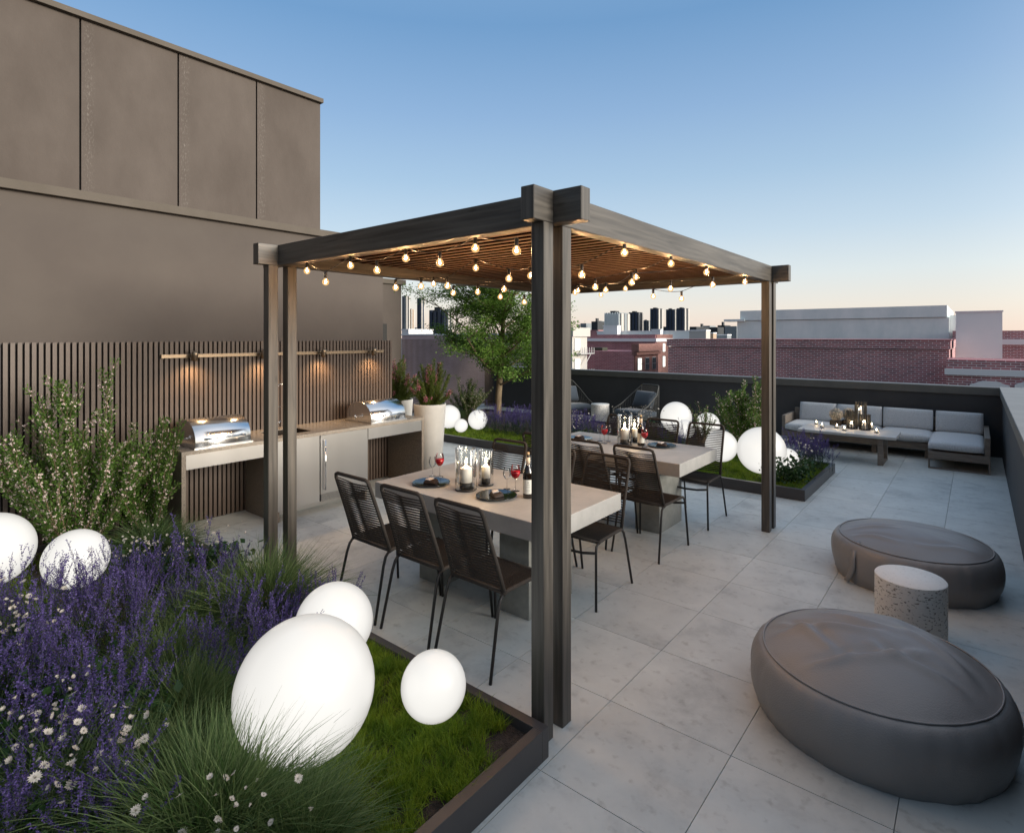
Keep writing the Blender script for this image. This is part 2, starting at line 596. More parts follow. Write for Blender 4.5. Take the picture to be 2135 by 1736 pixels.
def speckle_mat(name, base, dark, light, scale, rough=.4, thr=(.33, .40), stretch=(1, 1, 1)):
    m, n, l, b = new_mat(name)
    t = n.new('ShaderNodeTexCoord')
    mp = n.new('ShaderNodeMapping')
    mp.inputs['Scale'].default_value = stretch
    l.new(t.outputs['Object'], mp.inputs[0])
    n1 = n.new('ShaderNodeTexNoise')
    n1.inputs['Scale'].default_value = scale
    n1.inputs['Detail'].default_value = 3
    l.new(mp.outputs[0], n1.inputs[0])
    r1 = n.new('ShaderNodeValToRGB')
    e = r1.color_ramp.elements
    e[0].position, e[1].position = thr
    e[0].color, e[1].color = (*dark, 1), (*base, 1)
    k = e.new(.62)
    k.color = (*base, 1)
    k2 = e.new(.70)
    k2.color = (*light, 1)
    l.new(n1.outputs[0], r1.inputs[0])
    l.new(r1.outputs[0], b.inputs['Base Color'])
    b.inputs['Roughness'].default_value = rough
    bp = n.new('ShaderNodeBump')
    bp.inputs['Strength'].default_value = .5
    bp.inputs['Distance'].default_value = .004
    l.new(r1.outputs[0], bp.inputs['Height'])
    l.new(bp.outputs[0], b.inputs['Normal'])


speckle_mat('granite', (.27, .235, .195), (.10, .085, .07), (.42, .38, .33), 190, .18, (.36, .44))
speckle_mat('granite_rough', (.20, .165, .13), (.085, .07, .055), (.34, .29, .24), 150, .5, (.36, .46))
speckle_mat('terrazzo', (.76, .74, .70), (.25, .23, .21), (.80, .79, .75), 48, .55, (.37, .42), (1, 1, 1.9))
speckle_mat('terrazzo_top', (.80, .79, .76), (.66, .65, .61), (.84, .83, .80), 60, .5, (.3, .4))


def leather_mat():
    m, n, l, b = new_mat('vinyl_grey')
    t = n.new('ShaderNodeTexCoord')
    vo = n.new('ShaderNodeTexVoronoi')
    vo.inputs['Scale'].default_value = 150
    l.new(t.outputs['Object'], vo.inputs['Vector'])
    n1 = n.new('ShaderNodeTexNoise')
    n1.inputs['Scale'].default_value = 3
    n1.inputs['Detail'].default_value = 6
    l.new(t.outputs['Object'], n1.inputs[0])
    r1 = n.new('ShaderNodeValToRGB')
    r1.color_ramp.elements[0].color, r1.color_ramp.elements[1].color = (.20, .192, .188, 1), (.26, .249, .243, 1)
    l.new(n1.outputs[0], r1.inputs[0])
    l.new(r1.outputs[0], b.inputs['Base Color'])
    b.inputs['Roughness'].default_value = .43
    b.inputs['Specular IOR Level'].default_value = .7
    bp = n.new('ShaderNodeBump')
    bp.inputs['Strength'].default_value = .22
    bp.inputs['Distance'].default_value = .003
    l.new(vo.outputs['Distance'], bp.inputs['Height'])
    l.new(bp.outputs[0], b.inputs['Normal'])


leather_mat()


def globe_mat():
    """lit opal globe: a little dimmer where its shell is seen edge on"""
    m, n, l, b = new_mat('opal_globe')
    g_ = n.new('ShaderNodeLayerWeight')
    g_.inputs[0].default_value = .5
    r1 = n.new('ShaderNodeValToRGB')
    r1.color_ramp.elements[0].position, r1.color_ramp.elements[1].position = .0, 1.0
    r1.color_ramp.elements[0].color, r1.color_ramp.elements[1].color = (1, .975, .92, 1), (.40, .385, .36, 1)
    for p_, v_ in ((.40, .88), (.75, .64)):
        e_ = r1.color_ramp.elements.new(p_)
        e_.color = (v_, v_ * .975, v_ * .93, 1)
    l.new(g_.outputs['Facing'], r1.inputs[0])
    t = n.new('ShaderNodeTexCoord')
    ns = n.new('ShaderNodeTexNoise')
    ns.inputs['Scale'].default_value = 2.2
    l.new(t.outputs['Object'], ns.inputs[0])
    mm = n.new('ShaderNodeMath')
    mm.operation = 'MULTIPLY_ADD'
    mm.inputs[1].default_value, mm.inputs[2].default_value = .26, .66
    l.new(ns.outputs[0], mm.inputs[0])
    l.new(r1.outputs[0], b.inputs['Emission Color'])
    l.new(mm.outputs[0], b.inputs['Emission Strength'])
    b.inputs['Base Color'].default_value = (.08, .08, .078, 1)
    b.inputs['Roughness'].default_value = .35


globe_mat()


# ------------------------------------------------------------------ object helpers
def link(o, parent=None):
    COL.objects.link(o)
    if parent is not None:
        o.parent = parent
    return o


def tag(o, label=None, cat=None, group=None, kind=None):
    if label:
        o['label'] = label
    if cat:
        o['category'] = cat
    if group:
        o['group'] = group
    if kind:
        o['kind'] = kind
    return o


def thing(name, label, cat, loc=(0, 0, 0), rz=0, group=None):
    o = bpy.data.objects.new(name, None)
    o.empty_display_size = .05
    o.location = loc
    o.rotation_euler = (0, 0, rz)
    link(o)
    return tag(o, label, cat, group)


def dup(root, loc, rz=0, label=None, group=None, scale=None):
    c = root.copy()
    COL.objects.link(c)
    c.location = loc
    c.rotation_euler = (0, 0, rz)
    if scale is not None:
        c.scale = (scale,) * 3 if not hasattr(scale, '__len__') else scale
    if label:
        c['label'] = label
    if group:
        c['group'] = group

    def rec(a, b):
        for ch in a.children:
            d = ch.copy()
            COL.objects.link(d)
            d.parent = b
            rec(ch, d)
    rec(root, c)
    return c


class MB:
    def __init__(s):
        s.v, s.f, s.uv = [], [], None

    def box(s, x0, x1, y0, y1, z0, z1):
        b = len(s.v)
        s.v += [(x0, y0, z0), (x1, y0, z0), (x1, y1, z0), (x0, y1, z0), (x0, y0, z1), (x1, y0, z1), (x1, y1, z1), (x0, y1, z1)]
        s.f += [[b + i for i in q] for q in ((3, 2, 1, 0), (4, 5, 6, 7), (0, 1, 5, 4), (1, 2, 6, 5), (2, 3, 7, 6), (3, 0, 4, 7))]
        return s

    def tube(s, pts, r, n=8, closed=False, cap=True):
        pts = [Vector(p) for p in pts]
        rs = r if hasattr(r, '__len__') else [r] * len(pts)
        b = len(s.v)
        m = len(pts)
        up = None
        for i, p in enumerate(pts):
            if closed:
                d = pts[(i + 1) % m] - pts[i - 1]
            else:
                d = pts[min(i + 1, m - 1)] - pts[max(i - 1, 0)]
            d.normalize()
            if up is None:
                up = Vector((0, 0, 1)) if abs(d.z) < .9 else Vector((1, 0, 0))
            a = d.cross(up)
            if a.length < 1e-4:
                a = d.orthogonal()
            a.normalize()
            c = a.cross(d)
            up = c
            for k in range(n):
                t = 2 * math.pi * k / n
                s.v.append(tuple(p + a * (rs[i] * math.cos(t)) + c * (rs[i] * math.sin(t))))
        for i in range(m if closed else m - 1):
            j = (i + 1) % m
            for k in range(n):
                k2 = (k + 1) % n
                s.f.append([b + i * n + k, b + i * n + k2, b + j * n + k2, b + j * n + k])
        if cap and not closed:
            s.f.append([b + k for k in range(n)][::-1])
            s.f.append([b + (m - 1) * n + k for k in range(n)])
        return s

    def lathe(s, prof, n=32, c=(0, 0), capb=True, capt=True, sx=1.0, sy=1.0):
        b = len(s.v)
        for r, z in prof:
            for k in range(n):
                t = 2 * math.pi * k / n
                s.v.append((c[0] + sx * r * math.cos(t), c[1] + sy * r * math.sin(t), z))
        for i in range(len(prof) - 1):
            for k in range(n):
                k2 = (k + 1) % n
                s.f.append([b + i * n + k, b + i * n + k2, b + (i + 1) * n + k2, b + (i + 1) * n + k])
        if capb:
            s.f.append([b + k for k in range(n)][::-1])
        if capt:
            s.f.append([b + (len(prof) - 1) * n + k for k in range(n)])
        return s

    def prism(s, poly, z0, z1):
        b = len(s.v)
        n = len(poly)
        s.v += [(x, y, z0) for x, y in poly] + [(x, y, z1) for x, y in poly]
        s.f += [[b + i for i in range(n)][::-1], [b + n + i for i in range(n)]]
        s.f += [[b + i, b + (i + 1) % n, b + n + (i + 1) % n, b + n + i] for i in range(n)]
        return s

    def mesh(s, name, m, smooth=False):
        me = bpy.data.meshes.new(name)
        me.from_pydata(s.v, [], s.f)
        me.materials.append(M[m] if isinstance(m, str) else m)
        if smooth:
            me.shade_smooth()
        me.update()
        return me

    def obj(s, name, m, parent=None, smooth=False, bevel=0, seg=2, auto=None):
        o = bpy.data.objects.new(name, s.mesh(name, m, smooth))
        link(o, parent)
        if bevel:
            md = o.modifiers.new('bevel', 'BEVEL')
            md.width = bevel
            md.segments = seg
            md.limit_method = 'ANGLE'
            md.angle_limit = R(40)
        return o


def quadmesh(name, V, nper, m, faces_per=None):
    """numpy: V (n*nper,3); faces_per local face lists"""
    n = len(V) // nper
    me = bpy.data.meshes.new(name)
    F = np.array(faces_per, dtype=np.int32)           # (k,4)
    k, w = F.shape
    idx = (np.arange(n, dtype=np.int32)[:, None, None] * nper + F[None]).reshape(-1)
    nf = n * k
    me.vertices.add(len(V))
    me.vertices.foreach_set('co', V.astype(np.float32).ravel())
    me.loops.add(nf * w)
    me.loops.foreach_set('vertex_index', idx)
    me.polygons.add(nf)
    me.polygons.foreach_set('loop_start', np.arange(nf, dtype=np.int32) * w)
    me.polygons.foreach_set('loop_total', np.full(nf, w, dtype=np.int32))
    me.materials.append(M[m])
    me.update(calc_edges=True)
    return me


def norm(a):
    return a / np.maximum(np.linalg.norm(a, axis=-1, keepdims=True), 1e-9)


def leaves(P, D, ln, wd):
    """diamond leaves from P along D (unit), length ln, half width wd, random roll"""
    n = len(P)
    rnd = norm(rng.normal(size=(n, 3)))
    Sd = norm(np.cross(D, rnd))
    ln = np.broadcast_to(ln, n)[:, None]
    wd = np.broadcast_to(wd, n)[:, None]
    V = np.stack([P, P + D * ln * .45 + Sd * wd, P + D * ln, P + D * ln * .45 - Sd * wd], 1)
    return V.reshape(-1, 3)


def blades(P, D, ln, wd, droop, seg=4):
    """curved grass blades; P base, D start direction, droop bends them outward/down"""
    n = len(P)
    ln = np.broadcast_to(ln, n)[:, None]
    wd = np.broadcast_to(wd, n)[:, None]
    droop = np.broadcast_to(droop, n)[:, None]
    out = D.copy()
    out[:, 2] = 0
    out = norm(out + 1e-6)
    side = norm(np.cross(D, np.array([0, 0, 1.0])) + rng.normal(size=(n, 3)) * .35)
    rows = []
    for k in range(seg + 1):
        s = k / seg
        p = P + D * ln * s + (out * .55 - np.array([0, 0, 1.0]) * .75) * ln * droop * s * s
        w = wd * (1 - s) ** .7 + wd * .06
        rows += [p - side * w, p + side * w]
    V = np.stack(rows, 1).reshape(-1, 3)
    F = [[2 * k, 2 * k + 1, 2 * k + 3, 2 * k + 2] for k in range(seg)]
    return V, F, 2 * (seg + 1)


def cone_dirs(n, lo, hi):
    a = rng.uniform(0, 2 * np.pi, n)
    t = np.radians(rng.uniform(lo, hi, n))
    return np.stack([np.sin(t) * np.cos(a), np.sin(t) * np.sin(a), np.cos(t)], 1)


def mobj(name, me, parent=None):
    return link(bpy.data.objects.new(name, me), parent)


QF = [[0, 1, 2, 3]]

# ------------------------------------------------------------------ setting: floor
TILE = .6175
TX0, TY0 = -1.4815, 2.012         # a joint crossing
base = MB().box(-11, 1.0, -2.2, 12.2, -.4, -.012).obj('terrace_floor', 'grout')
tag(base, kind='structure')
g2 = .0017
tm = MB().box(g2, TILE - g2, g2, TILE - g2, -.011, 0).mesh('tile', 'porcelain_tile')
rest = MB()
cnt = 0
cells = []
for i in range(-15, 4):
    for j in range(-7, 17):
        x0, y0 = TX0 + i * TILE, TY0 + j * TILE
        x1, y1 = x0 + TILE, y0 + TILE
        if x0 > .31 or y0 > 11.76:
            continue
        hid = (x1 < -1.52 and y1 < 2.05) or (-9.35 < x0 and x1 < -3.35 and y0 > 7.25 and y1 < 10.4) or (x0 > -3.4 and x1 < -1.54 and y0 > 7.25 and y1 < 9.0)
        hid = hid or (x1 < -6.2 and y1 < 5.3)
        if hid:
            continue
        t = (x0 + TILE / 2) * FW[0] + (y0 + TILE / 2) * FW[1]
        s_ = (x0 + TILE / 2) * RT[0] + (y0 + TILE / 2) * RT[1]
        vis = t > .8 and abs(s_ / t) < 1.02 and (H / t) * F_PX + V0 < 1950
        cells.append((0 if vis else 1, t, x0, y0))
cells.sort()
for k, (nv, t, x0, y0) in enumerate(cells):
    x1 = min(x0 + TILE, .312 if x0 < .312 else 9)
    if nv == 0 and k < 296 and x0 + TILE <= .33:
        o = bpy.data.objects.new('tile', tm)
        link(o, base)
        o.location = (x0, y0, 0)
    else:
        rest.box(x0 + g2, x1 - g2, y0 + g2, y0 + TILE - g2, -.011, 0)
tag(rest.obj('more_tiles', 'porcelain_tile', base), kind='stuff')

# ground far below and the horizon
gd = MB().box(-5000, 5000, -3000, 7000, -16.5, -16).obj('city_ground', 'city_ground')
tag(gd, kind='structure')

# ------------------------------------------------------------------ parapets
XR, YB = .31, 11.77
pw = thing('parapet_wall', 'long low charcoal parapet wall with a grey coping behind the sofa and armchairs', 'parapet', (-5, YB, 0))
MB().box(-5.6, 5.31, 0, .24, -1.5, .972).obj('wall', 'parapet_dark', pw)
o_ = MB().box(-5.6, 5.28, -.03, .27, .972, 1.09).obj('coping', 'coping_grey', pw, bevel=.004)
MB().box(-5.6, 5.275, -.026, .262, 1.09, 1.098).obj('coping_cap', 'coping_light', pw)
pr = thing('parapet_wall', 'charcoal parapet wall running along the right edge of the photo with a wide grey top', 'parapet', (XR, 4, 0))
MB().box(0, .62, -6, 7.98, -1.5, .972).obj('wall', 'parapet_dark', pr)
MB().box(-.03, .65, -6, 8.045, .972, 1.088).obj('coping', 'coping_grey', pr, bevel=.004)
MB().box(-.026, .64, -5.99, 8.04, 1.088, 1.096).obj('coping_cap', 'coping_top', pr)

# ------------------------------------------------------------------ the brown house on the left
bld = thing('rendered_building', 'tall brown rendered building with panelled upper storey on the left', 'building', (-6.5, 2, 0))
bx, by = -6.5, 2.0


def B(x0, x1, y0, y1, z0, z1):
    return MB().box(x0 - bx, x1 - bx, y0 - by, y1 - by, z0, z1)


XW = -6.27
B(-14, XW, -6, 4.894, -3, 3.13).obj('lower_wall', 'stucco_lower', bld)
B(-14, XW + .06, -6, 4.96, 3.13, 3.212).obj('ledge', 'stucco_ledge', bld, bevel=.004)
ys = [-4.2, -3.38, -2.56, -1.74, -.93, -.11, .70, 1.513, 2.327, 3.137, 3.938]
B(-14, XW - .03, -6, 3.92, 3.212, 4.78).obj('upper_wall', 'black_gap', bld)
for a, c in zip(ys[:-1], ys[1:]):
    B(XW - .03, XW, a + .008, c - (.008 if c < 3.9 else -.0), 3.213, 4.77).obj('wall_panel', 'stucco_upper', bld)
B(-14, XW - .0305, 3.921, 3.938, 3.213, 4.77).obj('end_panel', 'stucco_upper', bld)
B(-14, XW + .05, -6, 3.955, 4.772, 4.825).obj('roof_coping', 'stucco_ledge', bld, bevel=.003)
# recessed wing
B(-14, -9.86, 4.9, 8.2, -3, 3.045).obj('rear_wall', 'stucco_lower', bld)
B(-14, -9.80, 4.97, 8.285, 3.045, 3.15).obj('rear_coping', 'stucco_ledge', bld, bevel=.003)
B(-9.86, -9.852, 7.65, 7.80, 1.5, 2.18).obj('window', 'door_black', bld)


# ------------------------------------------------------------------ slat fences
def slat_fence(name, label, xf, y_end, n, pitch, w, z1, backing, group=None, dp=.042, m_='slat_brown'):
    f = thing(name, label, 'fence', (xf, y_end, 0), group=group)
    me = MB().box(-dp, 0, -w, 0, .01, z1).mesh('slat', m_)
    for i in range(n):
        o = bpy.data.objects.new('slat', me)
        link(o, f)
        o.location = (0, -i * pitch, 0)
    ln = n * pitch
    if backing:
        MB().box(-.062, -.0425, -ln, -.002, 0, z1 - .012).obj('gap_shade_board', 'black_gap', f)  # black sheet added in place of the shade between the slats
    else:
        for z in (.12,):
            MB().box(-.04, -.0105, -ln, 0, z, z + .04).obj('rail', 'black_metal', f)
    return f


slat_fence('slat_fence', 'brown vertical slat screen on the wall behind the outdoor kitchen and pink-flowered shrubs', -6.19, 4.985, 122, .0463, .0295, 1.85, True)
slat_fence('slat_fence', 'open vertical slat fence behind the green tree, brick roofs showing through its gaps', -10.25, 11.74, 86, .0372, .0125, 1.846, False, dp=.006)

# ------------------------------------------------------------------ kitchen
kx, ky = -5.85, 3.5
kit = thing('outdoor_kitchen', 'outdoor kitchen counter with speckled granite top, steel cabinets and open bays', 'kitchen', (kx, ky, 0))


def Kb(x0, x1, y0, y1, z0, z1):
    return MB().box(x0 - kx, x1 - kx, y0 - ky, y1 - ky, z0, z1)


XF = -5.50
ct = MB()
for a in ((-6.185, XF, 2.069, 3.03), (-6.185, XF, 3.46, 4.945), (-6.185, -6.01, 3.03, 3.46), (-5.66, XF, 3.03, 3.46)):
    ct.box(a[0] - kx, a[1] - kx, a[2] - ky, a[3] - ky, .832, .867)
ct.obj('countertop', 'granite', kit)
Kb(-6.18, XF, 2.069, 2.105, 0, .8315).obj('side_panel', 'granite_rough', kit)
Kb(-6.18, XF, 4.91, 4.945, 0, .8315).obj('side_panel', 'granite_rough', kit)
Kb(-6.18, XF - .02, 2.975, 3.0, .0, .8315).obj('divider_panel', 'granite_rough', kit)
Kb(-6.18, XF - .02, 4.05, 4.075, .0, .8315).obj('divider_panel', 'granite_rough', kit)
Kb(XF - .02, XF - .002, 2.106, 2.972, .70, .8315).obj('apron_panel', 'steel', kit, bevel=.002)
Kb(XF - .02, XF - .002, 4.085, 4.909, .70, .8315).obj('apron_panel', 'steel', kit, bevel=.002)
Kb(-6.1, XF - .03, 3.001, 4.049, .13, .60).obj('cabinet_box', 'black_metal', kit)
Kb(-6.1, XF - .25, 3.001, 4.049, 0, .13).obj('plinth', 'steel', kit)
Kb(XF - .03, XF - .006, 2.976, 3.452, .115, .8315).obj('cabinet_front', 'steel', kit, bevel=.002)
fd = Kb(XF - .03, XF - .003, 3.462, 4.078, .19, .829).obj('fridge_door', 'steel', kit, bevel=.002)
MB().tube([(XF + .03 - kx, 3.50 - ky, .24), (XF + .03 - kx, 3.50 - ky, .785)], .008, 10).obj('handle', 'chrome', fd, True)
hb = MB()
for z in (.25, .77):
    hb.tube([(XF - .004 - kx, 3.50 - ky, z), (XF + .03 - kx, 3.50 - ky, z)], .006, 8)
hb.obj('handle_post', 'chrome', fd, True)
Kb(XF - .03, XF - .012, 3.462, 4.078, .115, .189).obj('grille_back', 'black_metal', kit)
for i in range(6):
    Kb(XF - .012, XF - .004, 3.47, 4.07, .120 + i * .0118, .1262 + i * .0118).obj('grille_slat', 'steel', kit)
sk = MB()
for a in ((-6.01, -6.0, 3.03, 3.46), (-5.67, -5.66, 3.03, 3.46), (-6.0, -5.67, 3.03, 3.04), (-6.0, -5.67, 3.45, 3.46)):
    sk.box(a[0] - kx, a[1] - kx, a[2] - ky, a[3] - ky, .62, .862)
sk.box(-6.0 - kx, -5.67 - kx, 3.04 - ky, 3.45 - ky, .61, .63)
sk.obj('sink', 'vase_dark', kit)

# faucet
fa = thing('kitchen_faucet', 'tall chrome spring faucet at the sink, glimpsed between the pergola posts', 'faucet', (-6.07, 3.26, .867))
MB().tube([(0, 0, 0), (0, 0, .42)], .008, 10).obj('pipe', 'chrome', fa, True)
arc = [(.11 - .11 * math.cos(t), -.0, .40 + .11 * math.sin(t)) for t in np.linspace(0, math.pi * .92, 14)]
sp = MB()
for i in range(22):
    t = math.pi * .92 * i / 21
    c_, d_ = math.cos(t), math.sin(t)
    sp.lathe([(.012, -.0022), (.0145, 0), (.012, .0022)], 8)
    off = len(sp.v) - 24
    for q in range(off, off + 24):
        x, y, z = sp.v[q]
        sp.v[q] = (.11 - .11 * c_ + x * c_ - 0 * z, y, .40 + .11 * d_ + z * 1 - x * d_ * 0)
sp.obj('spring', 'chrome', fa, True)
MB().tube(arc, .006, 8).obj('hose', 'chrome', fa, True)
MB().tube([arc[-1], (arc[-1][0], 0, .30)], .012, 10).obj('spray_head', 'chrome', fa, True)
MB().tube([(0, 0, .25), (.21, 0, .27)], .004, 8).obj('bracket', 'chrome', fa, True)
MB().tube([(0, 0, .06), (0, .06, .085)], .005, 8).obj('lever', 'chrome', fa, True)


# grills
def grill(y0, y1, label):
    g = thing('grill', label, 'grill', (-5.80, (y0 + y1) / 2, .867), group='steel grills on the kitchen counter')
    hw = (y1 - y0) / 2
    prof = []
    for i in range(15):
        a = math.pi * i / 14
        prof.append((-.0 + .245 * math.cos(a) * 1.0, .045 + .205 * math.sin(a) ** .85 if i not in (0, 14) else .045))
    prof = [(.245, 0.0)] + prof + [(-.245, 0.0)]
    b = MB()
    n = len(prof)
    b.v = [(x, -hw, z) for x, z in prof] + [(x, hw, z) for x, z in prof]
    b.f = [list(range(n)), list(range(2 * n - 1, n - 1, -1))] + [[i + 1, i, n + i, n + i + 1] for i in range(n - 1)]
    hood = b.obj('hood', 'chrome', g)
    md = hood.modifiers.new('b', 'BEVEL')
    md.width = .004
    md.limit_method = 'ANGLE'
    md.angle_limit = R(60)
    for p in hood.data.polygons[2:]:
        p.use_smooth = True
    MB().tube([(.285, -hw * .72, .085), (.285, hw * .72, .085)], .009, 10).obj('handle', 'chrome', hood, True)
    pp = MB()
    for s in (-1, 1):
        pp.tube([(.235, s * hw * .66, .085), (.285, s * hw * .66, .085)], .008, 8)
    pp.obj('handle_post', 'chrome', hood, True)
    MB().box(-.26, .262, -hw - .012, hw + .012, 0, .012).obj('base_tray', 'steel', g)
    MB().tube([(.0, -hw - .001, .07), (.0, -hw - .05, .07)], .006, 8).tube([(0, -hw - .05, .045), (0, -hw - .05, .095)], .007, 8).obj('side_knob', 'chrome', g, True)


grill(2.205, 2.725, 'domed stainless grill on the left end of the counter, beside the pink-flowered shrub')
grill(4.165, 4.69, 'domed stainless grill on the right end of the counter, beside the white pot')

# rail and spotlights
rail = thing('lighting_rail', 'bronze horizontal rail fixed across the slat screen above the kitchen', 'rail', (-6.16, 3.48, 1.706))
MB().box(-.028, -.002, -1.345, 1.345, -.019, .019).obj('bar', 'bronze', rail, bevel=.003)
MB().box(-.002, .006, -1.345, 1.345, .006, .017).obj('track', 'bronze', rail)
for i, (y, nm) in enumerate(((2.41, 'small bronze spotlight nearest the left end of the rail, above the left grill'),
                             (3.126, 'small bronze spotlight on the rail just left of the pergola posts'),
                             (3.868, 'small bronze spotlight on the rail above the fridge'),
                             (4.605, 'small bronze spotlight nearest the right end of the rail, above the right grill'))):
    sl = thing('spotlight', nm, 'spotlight', (-6.12, y, 1.706), group='spotlights on the kitchen rail')
    MB().tube([(-.03, 0, 0), (.035, 0, .0)], .008, 8).obj('arm', 'black_metal', sl, True)
    hd = MB().tube([(.050, 0, .05), (.046, 0, .035), (.030, 0, -.045)], [.018, .030, .030], 16).obj('lamp_head', 'bronze', sl, True)
    MB().tube([(-.01, -.02, .015), (.01, -.035, .055), (.035, -.01, .06)], .003, 6).obj('cable', 'black_metal', sl)
    MB().lathe([(.02, -.047), (.02, -.046)], 12, (.029, 0)).obj('lens', 'filament', hd)
    ld = bpy.data.lights.new('spot', 'SPOT')
    ld.energy = 16
    ld.color = (1, .62, .30)
    ld.spot_size = R(150)
    ld.spot_blend = 1
    ld.shadow_soft_size = .03
    lo = bpy.data.objects.new('spot_lamp', ld)
    link(lo, sl)
    lo.location = (.055, 0, -.066)
    lo.rotation_euler = (0, R(8), 0)

# ------------------------------------------------------------------ pergola
PX0, PX1 = -4.17, -1.554       # outer faces of the two Y beams
PT = .077
YF, YBK = 2.215, 5.926         # front faces of the two X beams
ZB, ZT = 2.438, 2.594
perg = thing('pergola', 'dark stained timber pergola with paired posts and slatted ceiling over the dining tables', 'pergola', (0, 0, 0))


def beam(name, x0, x1, y0, y1, z0, z1, axis):
    b = MB().box(x0, x1, y0, y1, z0, z1)
    o = b.obj(name, 'pergola_wood', perg, bevel=.003, seg=1)
    uv = o.data.uv_layers.new(name='UVMap')
    off = random.random() * 9
    for p in o.data.polygons:
        nrm = p.normal
        for li in p.loop_indices:
            c = o.data.vertices[o.data.loops[li].vertex_index].co
            lng = c[axis]
            oth = [c[k] for k in range(3) if k != axis]
            k2 = [k for k in range(3) if k != axis and abs(nrm[k]) < .5]
            sh = c[k2[0]] if k2 else oth[0]
            uv.data[li].uv = (lng + off, sh + off * 1.7)
    return o


e_ = .155
cx0, cx1 = PX0 - e_, PX1 + e_
# X beams are continuous, Y beams are cut around them
for y in (YF, YBK):
    beam('cross_beam', cx0, cx1, y, y + PT, ZB, ZT, 0)
for x in (PX0, PX1 - PT):
    beam('side_beam', x, x + PT, YF + PT, YBK, ZB, ZT - .0005, 1)
    beam('beam_end', x, x + PT, YF - e_, YF, ZB, ZT - .0005, 1)
    beam('beam_end', x, x + PT, YBK + PT, YBK + PT + e_, ZB, ZT - .0005, 1)
    for y in (YF - PT, YF + PT, YBK - PT, YBK + PT):
        beam('post', x + .0006, x + PT - .0006, y + .0006, y + PT - .0006, 0, ZB - .0005, 2)
lm = MB().box(PX0 + PT, PX1 - PT, 0, .033, 2.5265, 2.5305).mesh('ceiling_slat', 'ceiling_wood')
ns_ = 0
y = YF + PT + .062
while y < YBK - .05:
    o = bpy.data.objects.new('ceiling_slat', lm)
    link(o, perg)
    o.location = (0, y, 0)
    y += .1035
MB().box(PX0 + PT, PX1 - PT, YF + PT, YBK, 2.531, 2.545).obj('ceiling_board', 'roof_felt', perg)

# ------------------------------------------------------------------ string lights
BULBS = dict(enumerate([(640, 565, 2.375), (679, 588, 2.27), (731, 554, 2.375), (786, 564, 2.325), (846, 539, 2.38), (917, 548, 2.325), (991, 518, 2.38), (1077, 523, 2.335),
                        (992, 559, 2.385), (1061, 581, 2.285), (1106, 575, 2.33), (825, 600, 2.265), (878, 597, 2.275), (904, 592, 2.38), (933, 596, 2.27), (945, 611, 2.265),
                        (996, 609, 2.27), (1051, 603, 2.28), (1043, 619, 2.25), (1093, 630, 2.21)], 1))
for k, v in zip('abcdefghijklmnopq', [(1213, 573, 2.28), (1302, 527, 2.388), (1399, 550, 2.388), (1473, 568, 2.388), (1553, 588, 2.385), (1326, 578, 2.36), (1317, 589, 2.28), (1241, 599, 2.26),
                                      (1263, 605, 2.29), (1304, 602, 2.35), (1398, 602, 2.285), (1486, 594, 2.32), (1199, 610, 2.30), (1205, 606, 2.35), (1253, 615, 2.33), (1362, 618, 2.26), (1421, 623, 2.23)]):
    BULBS[k] = v
STRINGS = [([1, 2, 3, 4, 5, 6, 7, 8], 'warm bulb string zigzagging along the front beam of the pergola, nearest the camera'),
           ([12, 13, 15, 9, 10, 11, 'a', 'b'], 'warm bulb string crossing the middle of the pergola in front of the tree'),
           ([16, 17, 18, 14, 'h', 'f', 'c'], 'warm bulb string with the bulb third along the right beam at its end'),
           ([19, 20, 'm', 'i', 'g', 'd'], 'warm bulb string low across the tree crown towards the right beam'),
           (['o', 'n', 'j', 'k', 'e'], 'warm bulb string ending at the bulb nearest the far right post'),
           (['p', 'q', 'l'], 'short bulb string sagging against the sky below the rear beam')]
glass_me = MB().lathe([(.008, .026), (.0095, .0225), (.0165, .0163), (.0215, .0085), (.0232, 0), (.0215, -.0085), (.0165, -.0163), (.009, -.0212), (.002, -.0231)][::-1], 20).mesh('bulb', 'bulb_glass', True)
sock_me = MB().lathe([(.0085, .022), (.0105, .026), (.0105, .062), (.006, .066)], 12).mesh('socket', 'black_metal', True)
fil_me = MB().lathe([(.002, -.010), (.0052, -.008), (.0052, .010), (.002, .013)], 8).mesh('filament', 'filament', True)
pl = bpy.data.lights.new('bulb_glow', 'POINT')
pl.energy = 2.7
pl.color = (1, .59, .30)
pl.shadow_soft_size = .012
for seq, lab in STRINGS:
    pts = []
    for k in seq:
        u, v, z = BULBS[k]
        pts.append(Vector(G(u, v, z)))
    st = thing('string_light', lab, 'string light', tuple(pts[0]), group='strings of warm bulbs under the pergola')
    o0 = pts[0]
    path = []
    for a, b in zip(pts[:-1], pts[1:]):
        ta, tb = a - o0 + Vector((0, 0, .066)), b - o0 + Vector((0, 0, .066))
        d = (tb - ta).length
        for i in range(8):
            s = i / 8
            p_ = ta.lerp(tb, s)
            p_.z -= .045 * d * 4 * s * (1 - s) if abs(a.z - b.z) < .06 else .02 * d * 4 * s * (1 - s)
            path.append(p_)
    path.append(pts[-1] - o0 + Vector((0, 0, .066)))
    MB().tube(path, .0028, 6).obj('cord', 'black_metal', st)
    for p_ in pts:
        b_ = mobj('bulb', glass_me, st)
        b_.location = p_ - o0
        mobj('socket', sock_me, b_)
        f_ = mobj('filament', fil_me, b_)
        lo = bpy.data.objects.new('bulb_glow', pl)
        link(lo, b_)
        lo.location = (0, 0, -.0)


